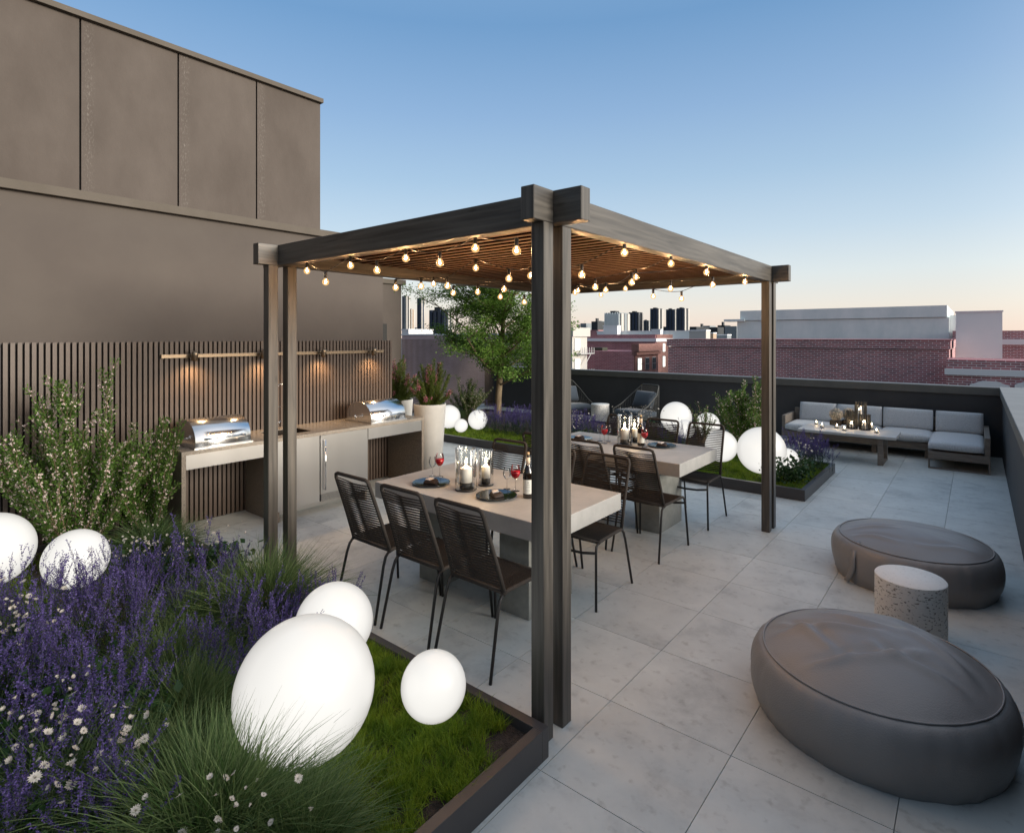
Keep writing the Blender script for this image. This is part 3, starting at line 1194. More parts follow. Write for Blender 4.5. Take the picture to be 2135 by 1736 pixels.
# ------------------------------------------------------------------ dining tables and chairs
def dining_table(x0, x1, y0, y1, label):
    cx, cy = (x0 + x1) / 2, (y0 + y1) / 2
    t = thing('dining_table', label, 'table', (cx, cy, 0), group='concrete dining tables under the pergola')
    hx, hy = (x1 - x0) / 2, (y1 - y0) / 2
    MB().box(-hx, hx, -hy, hy, .628, .75).obj('tabletop', 'concrete_top', t, bevel=.004)
    for s in (-1, 1):
        w = .30
        a = s * (hx - .42)
        MB().box(a - .13, a + .13, -hy + .21, hy - .21, 0, .6275).obj('leg', 'concrete_leg', t, bevel=.003)
    return t


dining_table(-3.70, -2.03, 2.81, 3.757, 'concrete slab dining table nearest the camera, under the front of the pergola')
dining_table(-3.75, -2.075, 4.935, 5.884, 'concrete slab dining table farther back, under the rear of the pergola')


def make_chair():
    t = thing('dining_chair', 'x', 'chair')
    fr = MB()
    for s in (-1, 1):
        path = [(s * .223, -.288, 0), (s * .207, -.205, .36), (s * .204, -.185, .415), (s * .204, -.16, .442), (s * .205, -.12, .452),
                (s * .214, .185, .452), (s * .216, .222, .447), (s * .219, .246, .430), (s * .222, .256, .40), (s * .241, .288, 0)]
        # legs as separate parts, seat rail joined to the frame
        MB().tube(path[:4], .0095, 8).obj('leg', 'chair_tube', t, True)
        MB().tube(path[6:], .0095, 8).obj('leg', 'chair_tube', t, True)
        fr.tube(path[3:7], .0125, 8)
    fr.tube([(-.204, -.15, .449), (.204, -.15, .449)], .0125, 8)
    fr.tube([(-.215, .205, .449), (.215, .205, .449)], .0125, 8)
    fr.obj('seat_frame', 'rope', t, True)
    MB().tube([(-.222, .256, .39), (-.12, .262, .372), (0, .264, .366), (.12, .262, .372), (.222, .256, .39)], .010, 8).obj('stretcher', 'chair_tube', t, True)
    zt = .95
    bf = []
    lo_, hi_ = (.205, -.150, .455), (.187, -.316, .95)
    for s in (1,):
        bf = [(-lo_[0], lo_[1], lo_[2]), (-.1975, -.21, .64), (-hi_[0] - .002, -.307, .915), (-hi_[0] + .008, -.314, .942), (-hi_[0] + .03, -.317, .95),
              (hi_[0] - .03, -.317, .95), (hi_[0] - .008, -.314, .942), (hi_[0] + .002, -.307, .915), (.1975, -.21, .64), (lo_[0], lo_[1], lo_[2])]
    MB().tube(bf, .0125, 8).obj('back_frame', 'rope', t, True)
    bk = MB()
    n = 24
    for i in range(n):
        z = .487 + i * .0180
        k = (z - .455) / (.95 - .455)
        hw = .205 - .018 * k
        yy = -.150 - .166 * k
        dy = .010
        sag = .014
        pts = [(-hw, yy - dy, z), (-hw * .5, yy - dy * .9 - sag * .5, z - .0016), (0, yy - sag * .7, z - .0022), (hw * .5, yy - dy * .9 - sag * .5, z + .005), (hw, yy - dy, z + .009)]
        bk.tube(pts, .0042, 5, cap=False)
        pts = [(-hw, yy + dy, z + .009), (-hw * .5, yy + dy * .6, z + .005), (0, yy + 0, z - .001), (hw * .5, yy + dy * .6, z - .001), (hw, yy + dy, z)]
        bk.tube(pts, .0042, 5, cap=False)
    bk.obj('backrest', 'rope', t)
    se = MB()
    n = 31
    for i in range(n):
        y = -.135 + i * .0109
        hw = .206 + .009 * i / n
        for q, dz in ((0, .0095), (1, -.006)):
            sag = .012
            se.tube([(-hw, y + q * .005, .452 + dz), (-hw * .45, y, .452 + dz - sag), (hw * .45, y, .452 + dz - sag), (hw, y + q * .005, .452 + dz)], .0046, 5, cap=False)
    se.obj('seat', 'rope', t)
    return t


chair = make_chair()
first = True
XC = [-3.295, -2.786, -2.28]
nmx = ['left', 'middle', 'right']
seats = []
for ti, y0 in enumerate((2.333, 4.464)):
    tn = ('near', 'far')[ti]
    for k, xc in enumerate(XC):
        seats.append((xc, y0 + .288, 0, f'{nmx[k]} rope chair on the camera side of the {tn} table, its back to us'))
        seats.append((xc, y0 + 1.653 - .288, math.pi, f'{nmx[k]} rope chair behind the {tn} table, facing the camera'))
for (x, y, rz, lab) in seats:
    if first:
        chair.location, chair.rotation_euler = (x, y, 0), (0, 0, rz)
        chair['label'], chair['group'] = lab, 'rope dining chairs'
        first = False
    else:
        dup(chair, (x, y, 0), rz + random.uniform(-.01, .01), lab, 'rope dining chairs')


# ------------------------------------------------------------------ things on the dining tables
def glow(parent, loc, e, r=.012, col=(1, .66, .34)):
    ld = bpy.data.lights.new('candle_glow', 'POINT')
    ld.energy = e
    ld.color = col
    ld.shadow_soft_size = r
    o = bpy.data.objects.new('candle_glow', ld)
    link(o, parent)
    o.location = loc


def hurricane(p, r, h, label):
    t = thing('candle_holder', label, 'candle holder', p, group='glass hurricane candle holders on the dining tables')
    MB().lathe([(r * .92, 0), (r * 1.0, .004), (r * 1.0, .009), (r * .9, .012)], 32).obj('base', 'black_metal', t, True)
    g = MB().lathe([(r * .86, .013), (r * .86, h - .004), (r * .89, h), (r * .96, h), (r * .99, h - .004), (r * .99, .013)], 40, capb=False, capt=False)
    g.obj('glass_cylinder', 'clear_glass', t, True)
    cr_ = r * .56
    MB().lathe([(cr_, .0125), (cr_, .058)], 28).obj('candle_cup', 'wick_black', t, True)
    ch = h * .50
    MB().lathe([(cr_ * .97, .0585), (cr_ * .97, ch), (cr_ * .9, ch + .006), (cr_ * .15, ch + .028)], 28).obj('candle', 'wax', t, True)
    z = ch + .026
    MB().lathe([(.0015, z), (.0015, z + .008)], 6).obj('wick', 'wick_black', t)
    MB().lathe([(.001, z + .006), (.006, z + .014), (.0075, z + .024), (.005, z + .040), (.001, z + .058)], 12).obj('flame', 'flame', t, True)
    glow(t, (0, 0, z + .035), 2.6)


def wine_glass(p, s, red, label):
    t = thing('wine_glass', label, 'wine glass', p, group='wine glasses on the dining tables')
    prof = [(.033, 0), (.032, .002), (.006, .005), (.0035, .010), (.0035, .082), (.008, .090), (.026, .105), (.036, .128), (.037, .150), (.033, .178), (.030, .192)]
    MB().lathe([(a * s, b * s) for a, b in prof], 24, capt=False).obj('glass', 'wine_glass', t, True)
    if red:
        MB().lathe([(.004 * s, .0915 * s), (.024 * s, .106 * s), (.034 * s, .128 * s), (.0353 * s, .150 * s), (.001, .1502 * s)], 24).obj('wine', 'wine_red', t, True)


def plate(p, r, m, label):
    t = thing('plate', label, 'plate', p, group='round plates on the dining tables')
    MB().lathe([(r * .6, 0), (r * .75, .003), (r, .013), (r * 1.0, .0155), (r * .97, .0155), (r * .72, .008), (.001, .007)], 48).obj('plate_dish', m, t, True)
    nk = thing('napkin', label.replace('plate', 'napkin on plate').replace('round ', 'folded dark ').replace('black ', '').replace('blue ', ''), 'napkin', (p[0], p[1], p[2] + .0085), random.uniform(-.6, .6), group='folded napkins on the plates')
    b = MB()
    b.v = [(-.055, -.035, 0), (.06, -.045, 0), (.05, .04, 0), (-.05, .045, 0), (-.045, -.025, .022), (.04, -.035, .014), (.038, .028, .03), (-.035, .03, .024)]
    b.f = [[3, 2, 1, 0], [4, 5, 6, 7], [0, 1, 5, 4], [1, 2, 6, 5], [2, 3, 7, 6], [3, 0, 4, 7]]
    b.obj('cloth', 'napkin_dark', nk, bevel=.004)
    c = MB()
    c.v = [(-.04, -.02, .024), (.0, -.028, .021), (.022, .01, .03), (-.03, .022, .0265), (-.04, -.02, .03), (.0, -.028, .027), (.022, .01, .038), (-.03, .022, .0335)]
    c.f = b.f
    c.obj('card', 'napkin_white', nk)
    return t


def bottle(p, h, label, glassm='bottle_dark'):
    t = thing('wine_bottle', label, 'bottle', p, group='wine bottles on the dining tables')
    k = h / .31
    prof = [(.034, 0), (.0375, .004), (.0375, .175), (.034, .195), (.020, .222), (.0145, .24), (.0135, .295), (.0155, .297), (.0155, .305), (.012, .306)]
    MB().lathe([(a * k, b * k) for a, b in prof], 32).obj('bottle_body', glassm, t, True)
    MB().lathe([(.0149 * k, .243 * k), (.0149 * k, .290 * k)], 24).obj('neck_foil', 'foil_cream', t, True)
    MB().lathe([(.0105 * k, .306 * k), (.011 * k, .322 * k), (.009 * k, .324 * k)], 16).obj('cork', 'cork', t, True)
    lb = MB()
    # wrap of about 200 degrees facing the camera
    a0 = math.atan2(-p[1], -p[0])

    def band(b_, r, a_, c_, z0, z1, n=16):
        s0 = len(b_.v)
        for i in range(n + 1):
            q = a_ + (c_ - a_) * i / n
            b_.v += [(r * math.cos(q), r * math.sin(q), z0), (r * math.cos(q), r * math.sin(q), z1)]
        b_.f += [[s0 + 2 * i, s0 + 2 * i + 2, s0 + 2 * i + 3, s0 + 2 * i + 1] for i in range(n)]
    band(lb, .0379 * k, a0 - 1.5, a0 + 1.5, .035 * k, .135 * k, 20)
    lo_ = lb.obj('label', 'label_paper', t, True)
    ink = MB()
    for (w, z0, z1) in ((.16, .112, .1145), (.07, .1165, .122), (.22, .108, .1095), (.30, .096, .099), (.42, .084, .0852), (.36, .080, .0812), (.40, .062, .0632), (.34, .058, .0592), (.30, .046, .0472)):
        band(ink, .0382 * k, a0 - w, a0 + w, z0 * k, z1 * k, 6)
    ink.obj('print', 'label_ink', lo_)


ZTB = .7502


def onz(u, v):
    return G(u, v, ZTB)


hurricane(onz(971.6, 1020.5), .083, .315, 'larger glass hurricane candle on the near table, between the two black plates')
hurricane(onz(1013, 1011), .060, .275, 'smaller glass hurricane candle on the near table, just right of the larger one')
plate(onz(899, 1008), .148, 'plate_dark', 'round black plate at the left end of the near table')
plate(onz(1035, 1035), .148, 'plate_dark', 'round black plate beside the wine bottle on the near table')
wine_glass(onz(916.6, 994), 1.0, True, 'red wine glass behind the left plate on the near table')
wine_glass(onz(901.6, 992.5), .82, False, 'small empty glass left of the red wine on the near table')
wine_glass(onz(1074.6, 1023), 1.0, True, 'red wine glass next to the bottle on the near table')
wine_glass(onz(1057, 1019), .82, False, 'small empty glass left of the bottle on the near table')
bottle(onz(1101, 1037), .31, 'dark wine bottle with pale label on the near table beside the pergola post')
hurricane(onz(1302.5, 926.5), .083, .315, 'larger glass hurricane candle on the far table, left of the wine bottle')
hurricane(onz(1323, 921.5), .060, .275, 'smaller glass hurricane candle on the far table, half hidden by the bottle')
plate(onz(1208, 915), .148, 'plate_blue', 'round blue plate at the left of the far table, partly behind the post')
plate(onz(1380, 930), .148, 'plate_blue', 'round blue plate at the right of the far table')
wine_glass(onz(1260, 924), 1.0, True, 'red wine glass left of the candles on the far table')
wine_glass(onz(1251, 919), .95, False, 'empty glass just behind the left red wine on the far table')
wine_glass(onz(1268, 920), .95, False, 'empty glass just right of the left red wine on the far table')
wine_glass(onz(1343.8, 932), 1.0, True, 'red wine glass in front of the bottle on the far table')
bottle(onz(1336.5, 929), .31, 'wine bottle with pale label standing by the candles on the far table')


# ------------------------------------------------------------------ planters
def planter(name, x0, x1, y0, y1, h, label, wt=.05):
    cx, cy = (x0 + x1) / 2, (y0 + y1) / 2
    t = thing(name, label, 'planter', (cx, cy, 0))
    a, b = (x1 - x0) / 2, (y1 - y0) / 2
    MB().box(-a, a, -b, -b + wt, 0, h).obj('side_panel', 'planter_metal', t, bevel=.002)
    MB().box(-a, a, b - wt, b, 0, h).obj('side_panel', 'planter_metal', t, bevel=.002)
    MB().box(-a, -a + wt, -b + wt, b - wt, 0, h).obj('side_panel', 'planter_metal', t, bevel=.002)
    MB().box(a - wt, a, -b + wt, b - wt, 0, h).obj('side_panel', 'planter_metal', t, bevel=.002)
    # lumpy soil
    nx, ny = max(8, int(a * 24)), max(8, int(b * 24))
    V = []
    for j in range(ny + 1):
        for i in range(nx + 1):
            x, y = -a + wt + (2 * a - 2 * wt) * i / nx, -b + wt + (2 * b - 2 * wt) * j / ny
            V.append((x, y, h - .045 + .022 * noise.noise(Vector((x * 7, y * 7, cx)))))
    sb = MB()
    sb.v = V
    sb.f = [[j * (nx + 1) + i, j * (nx + 1) + i + 1, (j + 1) * (nx + 1) + i + 1, (j + 1) * (nx + 1) + i] for j in range(ny) for i in range(nx)]
    sb.obj('soil', 'soil', t, True)
    return t


planter('planter_bed', -6.14, -1.50, -.75, 2.10, .14, 'large dark metal planter filling the lower left corner with lavender, grasses and turf')
planter('planter_bed', -9.4, -3.3, 7.21, 10.45, .13, 'long dark planter behind the kitchen with the tree, lavender and globe lamps')
planter('planter_bed', -3.298, -1.532, 7.21, 9.025, .132, 'dark planter in front of the sofa with globe lamps and a flowering shrub')


# ------------------------------------------------------------------ globe lamps
def globe(x, y, z0, r, label):
    t = thing('globe_lamp', label, 'lamp', (x, y, z0), group='glowing white globe lamps')
    n = 24
    prof = [(r * math.sin(math.pi * i / n), r - r * math.cos(math.pi * i / n)) for i in range(n + 1)]
    prof[0], prof[-1] = (.001, 0), (.001, 2 * r)
    MB().lathe(prof, 48).obj('globe', 'opal_globe', t, True)


globe(-2.213, 1.321, .12, .286, 'largest glowing globe lamp, at the bottom left in front of the turf')
globe(-2.745, 1.812, .12, .207, 'glowing globe lamp directly behind the largest one')
globe(-1.966, 1.828, .12, .151, 'small glowing globe lamp alone on the turf beside the near post')
globe(-4.96, 1.173, .12, .202, 'glowing globe lamp below the pink-flowered shrub, behind the lavender')
globe(-5.47, .80, .12, .255, 'glowing globe lamp cut by the left edge of the photo')
globe(-2.175, 7.811, .12, .300, 'big glowing globe lamp behind the far right pergola post')
globe(-2.821, 8.176, .12, .222, 'glowing globe lamp seen just right of the end chair, beside the big one')
globe(-1.966, 8.25, .12, .142, 'small glowing globe lamp peeking out right of the big one, by the daisies')
globe(-4.33, 10.13, .12, .285, 'glowing globe lamp by the dark parapet, right of the armchair')
globe(-3.95, 9.62, .12, .165, 'small globe lamp half hidden by twigs in front of the one at the parapet')
globe(-3.72, 10.08, .12, .213, 'glowing globe lamp behind the left twigs of the flowering shrub near the parapet')
globe(-7.957, 7.80, .12, .226, 'glowing globe lamp partly behind the tall white pot')
globe(-7.45, 7.62, .12, .125, 'smallest globe lamp sunk in the moss right of the white pot')
globe(-7.42, 8.05, .12, .187, 'glowing globe lamp beside the lavender below the tree')


# ------------------------------------------------------------------ poufs, stools
def pouf(x, y, seed, label, strap=None, crown=.045, folds=()):
    t = thing('pouf', label, 'pouf', (x, y, 0), group='round grey vinyl poufs')
    n, rows = 160, []
    hs, rs = .300, .494
    prof = []
    for i in range(15):                       # side
        s = i / 14
        if s <= .5:
            r = .518 + .042 * math.sin(math.pi * s)
            z_ = hs * s * 1.1
        else:
            q = (s - .5) / .5 * math.pi / 2 * .86
            r = .494 + .066 * math.cos(q) - .0
            z_ = hs * (.55 + .45 * math.sin(q) / math.sin(math.pi / 2 * .86))
        prof.append((r, z_, 0))
    prof.append((rs, hs + .004, 0))
    for i in range(1, 26):                    # top
        s = i / 25
        r = rs * (1 - s)
        prof.append((max(r, .002), hs + .004 + crown * (1 - (1 - s) ** 2.4), 1))
    b = MB()
    for (r, z, top) in prof:
        for k in range(n):
            a = 2 * math.pi * k / n
            cx_, cy_ = math.cos(a), math.sin(a)
            p = Vector((r * cx_, r * cy_, z))
            dz = dr = 0
            if top:
                e = r / rs
                dz = .016 * noise.noise(Vector((p.x * 3 + seed, p.y * 3, seed))) * (1 - e * .3)
                # soft folds fanning from the seam
                w = noise.noise(Vector((a * 2.2 + seed, r * 3, 3.1)))
                dz += .008 * w * e
                for (fx, fy, gx, gy, A_, wd_) in folds:
                    vx, vy = gx - fx, gy - fy
                    L_ = math.hypot(vx, vy)
                    tt = ((p.x - fx) * vx + (p.y - fy) * vy) / L_ ** 2
                    ds = ((p.x - fx) * -vy + (p.y - fy) * vx) / L_ + .018 * math.sin(tt * 5 + fx * 9)
                    if -.15 < tt < 1.15:
                        tp = math.sin(math.pi * min(1, max(0, (tt + .15) / 1.3)))
                        dz += 1.35 * A_ * tp * (math.exp(-(ds / wd_) ** 2) - .7 * math.exp(-((ds - wd_ * 1.9) / (wd_ * 1.2)) ** 2))
                dz *= min(1, (1.02 - e) * 6)
            else:
                s = z / hs
                dr = (1 - s ** 4) * .012 * noise.noise(Vector((a * 3 + seed, z * 6, 1.7))) + .006 * noise.noise(Vector((a * 13 + seed, z * 5, 5.2))) * s
                if s < .12:
                    dr += .010 * noise.noise(Vector((a * 9, 0, seed)))
                rr = 1 + dr / r
                p.x *= rr
                p.y *= rr
            if z > 0:
                p.z = z + dz
            b.v.append(tuple(p))
    m_ = len(prof)
    for i in range(m_ - 1):
        for k in range(n):
            k2 = (k + 1) % n
            b.f.append([i * n + k, i * n + k2, (i + 1) * n + k2, (i + 1) * n + k])
    b.obj('cover', 'vinyl_grey', t, True)
    pts = []
    for k in range(72):
        a = 2 * math.pi * k / 72
        r = rs + .0035 + .002 * noise.noise(Vector((a * 5, seed, 1.7)))
        pts.append((r * math.cos(a), r * math.sin(a), hs + .008 + .0015 * noise.noise(Vector((a * 4, seed, 3.1)))))
    MB().tube(pts, .0042, 6, closed=True).obj('piping', 'vinyl_grey', t, True)
    if strap is not None:
        sb = MB()
        for w in (-.024, .024):
            for i in range(13):
                s = i / 12
                a = strap + w / .55 + .10 * math.sin(s * 3)
                r = .570 if s < .62 else .570 - (s - .62) ** 1.5 * .42
                sb.v.append((r * math.cos(a), r * math.sin(a), .015 + .30 * s))
        sb.f = [[i, i + 1, 13 + i + 1, 13 + i] for i in range(12)]
        so = sb.obj('strap', 'vinyl_grey', t, True)
        md = so.modifiers.new('s', 'SOLIDIFY')
        md.thickness = .007
    return t


pouf(-.402, 3.33, 4.2, 'nearest grey vinyl pouf, at the lower right of the photo with deep creases on top', crown=.128,
     folds=((-.38, -.12, .02, .02, .016, .028), (-.30, .10, .12, .10, .014, .034), (-.10, -.30, .22, -.05, .014, .026), (.10, .18, .38, -.05, .016, .030),
            (-.42, -.02, -.12, -.22, .012, .022), (.02, -.12, .34, -.20, .013, .026), (-.05, .30, .25, .26, .010, .03), (-.2, -.38, -.05, -.22, .010, .018)))
pouf(-.395, 5.47, 9.7, 'grey vinyl pouf behind the speckled stool, with a strap handle on its left side', strap=R(228), crown=.085,
     folds=((-.42, -.12, -.10, -.05, .012, .028), (-.36, -.26, -.05, -.30, .012, .022), (.05, -.30, .36, -.18, .009, .024), (-.1, .1, .3, .2, .008, .04)))


def stool(x, y, r, h, label):
    t = thing('drum_stool', label, 'stool', (x, y, 0), group='speckled white drum stools')
    MB().lathe([(r - .004, 0), (r, .004), (r, h - .006)], 64, capt=False).obj('body', 'terrazzo', t, True)
    MB().lathe([(r, h - .006), (r - .005, h - .0), (.001, h + .0003)], 64, capb=False).obj('top', 'terrazzo_top', t, True)


stool(-.323, 4.355, .190, .395, 'speckled white terrazzo drum stool between the two poufs')
stool(-6.45, 10.98, .20, .42, 'speckled white drum stool by the dark parapet, left of the armchair')


# ------------------------------------------------------------------ white tall pots
def pot(x, y, label):
    t = thing('tall_pot', label, 'pot', (x, y, 0), group='tall white tapered pots')
    MB().lathe([(.155, 0), (.165, .01), (.222, .90), (.228, .955), (.224, .966), (.206, .966), (.203, .93)], 48, capt=False).obj('body', 'pot_white', t, True)
    MB().lathe([(.001, .93), (.203, .925)], 24, capb=False, capt=False).obj('soil', 'soil', t, True)


pot(-5.93, 5.44, 'tall tapered white pot at the right end of the kitchen counter')
pot(-6.72, 5.52, 'white pot half hidden behind the right grill and the slat screen')


# ------------------------------------------------------------------ sofas
def rbox(name, x0, x1, y0, y1, z0, z1, m, parent, bev=.02, seg=3):
    return MB().box(x0, x1, y0, y1, z0, z1).obj(name, m, parent, smooth=False, bevel=bev, seg=seg)


def cushion(name, w, d, h, parent, loc, m='cushion', rx=0, puff=.012):
    nx, ny = 14, 10
    b = MB()
    for side in (0, 1):
        for j in range(ny + 1):
            for i in range(nx + 1):
                u, v = i / nx * 2 - 1, j / ny * 2 - 1
                e = (1 - u ** 6) * (1 - v ** 6)
                x = u * w / 2 * (1 - .012 * (abs(v) ** 4))
                y = v * d / 2 * (1 - .012 * (abs(u) ** 4))
                z = (h / 2 - .03 + .03 * e ** .5 + puff * (1 - u * u) * (1 - v * v)) * (1 if side else -1)
                z += .004 * noise.noise(Vector((x * 6 + loc[0], y * 6, side)))
                b.v.append((x, y, z))
    q = (nx + 1) * (ny + 1)
    for j in range(ny):
        for i in range(nx):
            a = j * (nx + 1) + i
            b.f.append([a, a + nx + 1, a + nx + 2, a + 1])
            b.f.append([q + a, q + a + 1, q + a + nx + 2, q + a + nx + 1])
    per = [i for i in range(nx + 1)] + [(j + 1) * (nx + 1) - 1 for j in range(1, ny + 1)] + [ny * (nx + 1) + i for i in range(nx - 1, -1, -1)] + [j * (nx + 1) for j in range(ny - 1, 0, -1)]
    for i in range(len(per)):
        a, c = per[i], per[(i + 1) % len(per)]
        b.f.append([a, c, q + c, q + a])
    o = b.obj(name, m, parent, True)
    o.location = loc
    o.rotation_euler = (rx, 0, 0)
    return o


sofa = thing('corner_sofa', 'long low grey-cushioned corner sofa with weathered wood frame along the dark parapet', 'sofa', (-1.2, 11.2, 0))
ox, oy = -1.2, 11.2


def Sb(x0, x1, y0, y1, z0, z1):
    return x0 - ox, x1 - ox, y0 - oy, y1 - oy, z0, z1


rbox('base_frame', *Sb(-2.70, -.548, 10.93, 11.68, .135, .245), 'wood_grey', sofa, .004, 1)
rbox('base_frame', *Sb(-.545, .15, 10.20, 11.68, .143, .248), 'wood_grey', sofa, .004, 1)
rbox('armrest', *Sb(.088, .15, 10.22, 11.68, .249, .50), 'wood_grey', sofa, .004, 1)
rbox('armrest', *Sb(-2.70, -2.64, 10.95, 11.68, .246, .50), 'wood_grey', sofa, .004, 1)
rbox('back_frame', *Sb(-2.639, .087, 11.62, 11.68, .249, .58), 'wood_grey', sofa, .004, 1)
for x in (-2.62, -1.34, -.63):
    rbox('leg', *Sb(x, x + .075, 11.0, 11.12, 0, .1345), 'wood_grey', sofa, .003, 1)
rbox('leg', *Sb(-.545, -.525, 10.20, 10.28, 0, .1425), 'wood_grey', sofa, .002, 1)
rbox('leg', *Sb(.13, .15, 10.20, 10.28, 0, .1425), 'wood_grey', sofa, .002, 1)
rbox('floor_bar', *Sb(-.525, .13, 10.20, 10.225, 0, .02), 'wood_grey', sofa, .002, 1)
cushion('seat_cushion', .68, .76, .13, sofa, (-2.29 - ox, 11.25 - oy - .02, .315))
cushion('seat_cushion', .69, .76, .13, sofa, (-1.59 - ox, 11.25 - oy - .02, .315))
cushion('seat_cushion', .69, .76, .13, sofa, (-.895 - ox, 11.25 - oy - .02, .315))
cushion('seat_cushion', .635, 1.38, .13, sofa, (-.232 - ox, 10.90 - oy, .318))
for xc, w in ((-2.235, .59), (-1.59, .675), (-.892, .685), (-.215, .60)):
    cushion('back_cushion', w, .33, .13, sofa, (xc - ox, 11.545 - oy, .535), rx=R(78))

ctb = thing('coffee_table', 'low pale coffee table with weathered wood loop legs in front of the sofa', 'table', (-1.55, 10.2, 0))
MB().box(-.65, .65, -.36, .34, .405, .445).obj('tabletop', 'coffee_top', ctb, bevel=.003)
for x in (-.52, .45):
    lg = MB()
    lg.box(x - .035, x + .035, -.27, -.20, 0, .4045).box(x - .035, x + .035, .24, .31, 0, .4045).box(x - .034, x + .034, -.1995, .2395, 0, .03)
    lg.obj('leg', 'wood_grey', ctb, bevel=.003)


def onct(u, v):
    return G(u, v, .4452)


def tealight(p, s, label, tall=0):
    t = thing('tealight', label, 'tealight', p, group='glass tealights on the coffee table')
    MB().lathe([(.026 * s, 0), (.028 * s, .004), (.028 * s, .058 * s)], 20, capt=False).obj('glass_cup', 'clear_glass', t, True)
    MB().lathe([(.024 * s, .002), (.024 * s, .012)], 20).obj('candle_cup', 'wick_black', t, True)
    ch = .032 * s + tall
    MB().lathe([(.020 * s, .0125), (.020 * s, ch)], 16).obj('candle', 'wax', t, True)
    MB().lathe([(.001, ch + .001), (.005, ch + .008), (.0055, ch + .016), (.001, ch + .034)], 10).obj('flame', 'flame', t, True)
    glow(t, (0, 0, ch + .03), .35)


for (u, v, s, tl, lb) in ((1702, 884.5, 1, 0, 'lit tealight farthest left on the coffee table'),
                          (1714, 892, 1.2, .01, 'lit tealight second from the left on the coffee table, slightly taller'),
                          (1744.5, 892.5, 1.2, 0, 'lit tealight in front of the left cream flower ball'),
                          (1760.5, 897.5, 1.1, 0, 'lit tealight left of the black rod lanterns'),
                          (1817.5, 895, 1.1, .035, 'lit candle cup just right of the black rod lanterns'),
                          (1827.5, 902.5, 1.1, 0, 'lit tealight nearest the right end of the coffee table')):
    tealight(onct(u, v), s, lb, tl)


def rod_lantern(p, r, h, ch, label):
    t = thing('rod_lantern', label, 'lantern', p, group='black rod lanterns on the coffee table')
    MB().lathe([(r, 0), (r, .012)], 24).obj('base', 'black_metal', t)
    for k in range(12):
        a = 2 * math.pi * k / 12
        MB().tube([(r * .94 * math.cos(a), r * .94 * math.sin(a), .012), (r * .94 * math.cos(a), r * .94 * math.sin(a), h)], .0078, 6).obj('rod', 'wick_black', t)
    for (a, rr, k) in ((0, 0, 1), (2.2, r * .5, .9), (4.6, r * .5, .93)):
        c = MB().lathe([(.017, .0125), (.017, ch * k)], 14).obj('candle', 'wax', t, True)
        c.location = (rr * math.cos(a), rr * math.sin(a), 0)
        f = MB().lathe([(.001, ch * k + .001), (.005, ch * k + .010), (.001, ch * k + .034)], 8).obj('flame', 'flame', c, True)
    glow(t, (0, 0, ch + .05), .5)


rod_lantern(onct(1794.5, 889), .085, .40, .29, 'tallest of the three black rod lanterns, standing at the back')
rod_lantern(onct(1776.5, 893), .078, .285, .08, 'left black rod lantern with short candles')
rod_lantern(onct(1803, 896), .078, .245, .12, 'right front black rod lantern with cream candles')


def flower_ball(p, label):
    t = thing('flower_ball', label, 'floral ball', p, group='cream flower balls on dark blocks')
    MB().box(-.085, .085, -.065, .065, 0, .085).obj('block_vase', 'vase_dark', t, bevel=.01)
    n = 700
    d = norm(rng.normal(size=(n, 3)))
    c = np.array([0, 0, .085 + .095])
    P = c + d * .078
    V = leaves(P, norm(d * .5 + rng.normal(size=(n, 3)) * .6), .030, .016)
    me = quadmesh('petals', V, 4, 'petal_white', QF)
    MB().lathe([(.001, .105), (.055, .13), (.075, .18), (.055, .23), (.001, .255)], 16).obj('ball_core', 'flower_cream', t, True)
    mobj('petals', me, t)


flower_ball(onct(1743, 886), 'cream flower ball on a dark block, left of the lanterns')
flower_ball(onct(1769, 885.5), 'cream flower ball on a dark block, partly behind the left lantern')


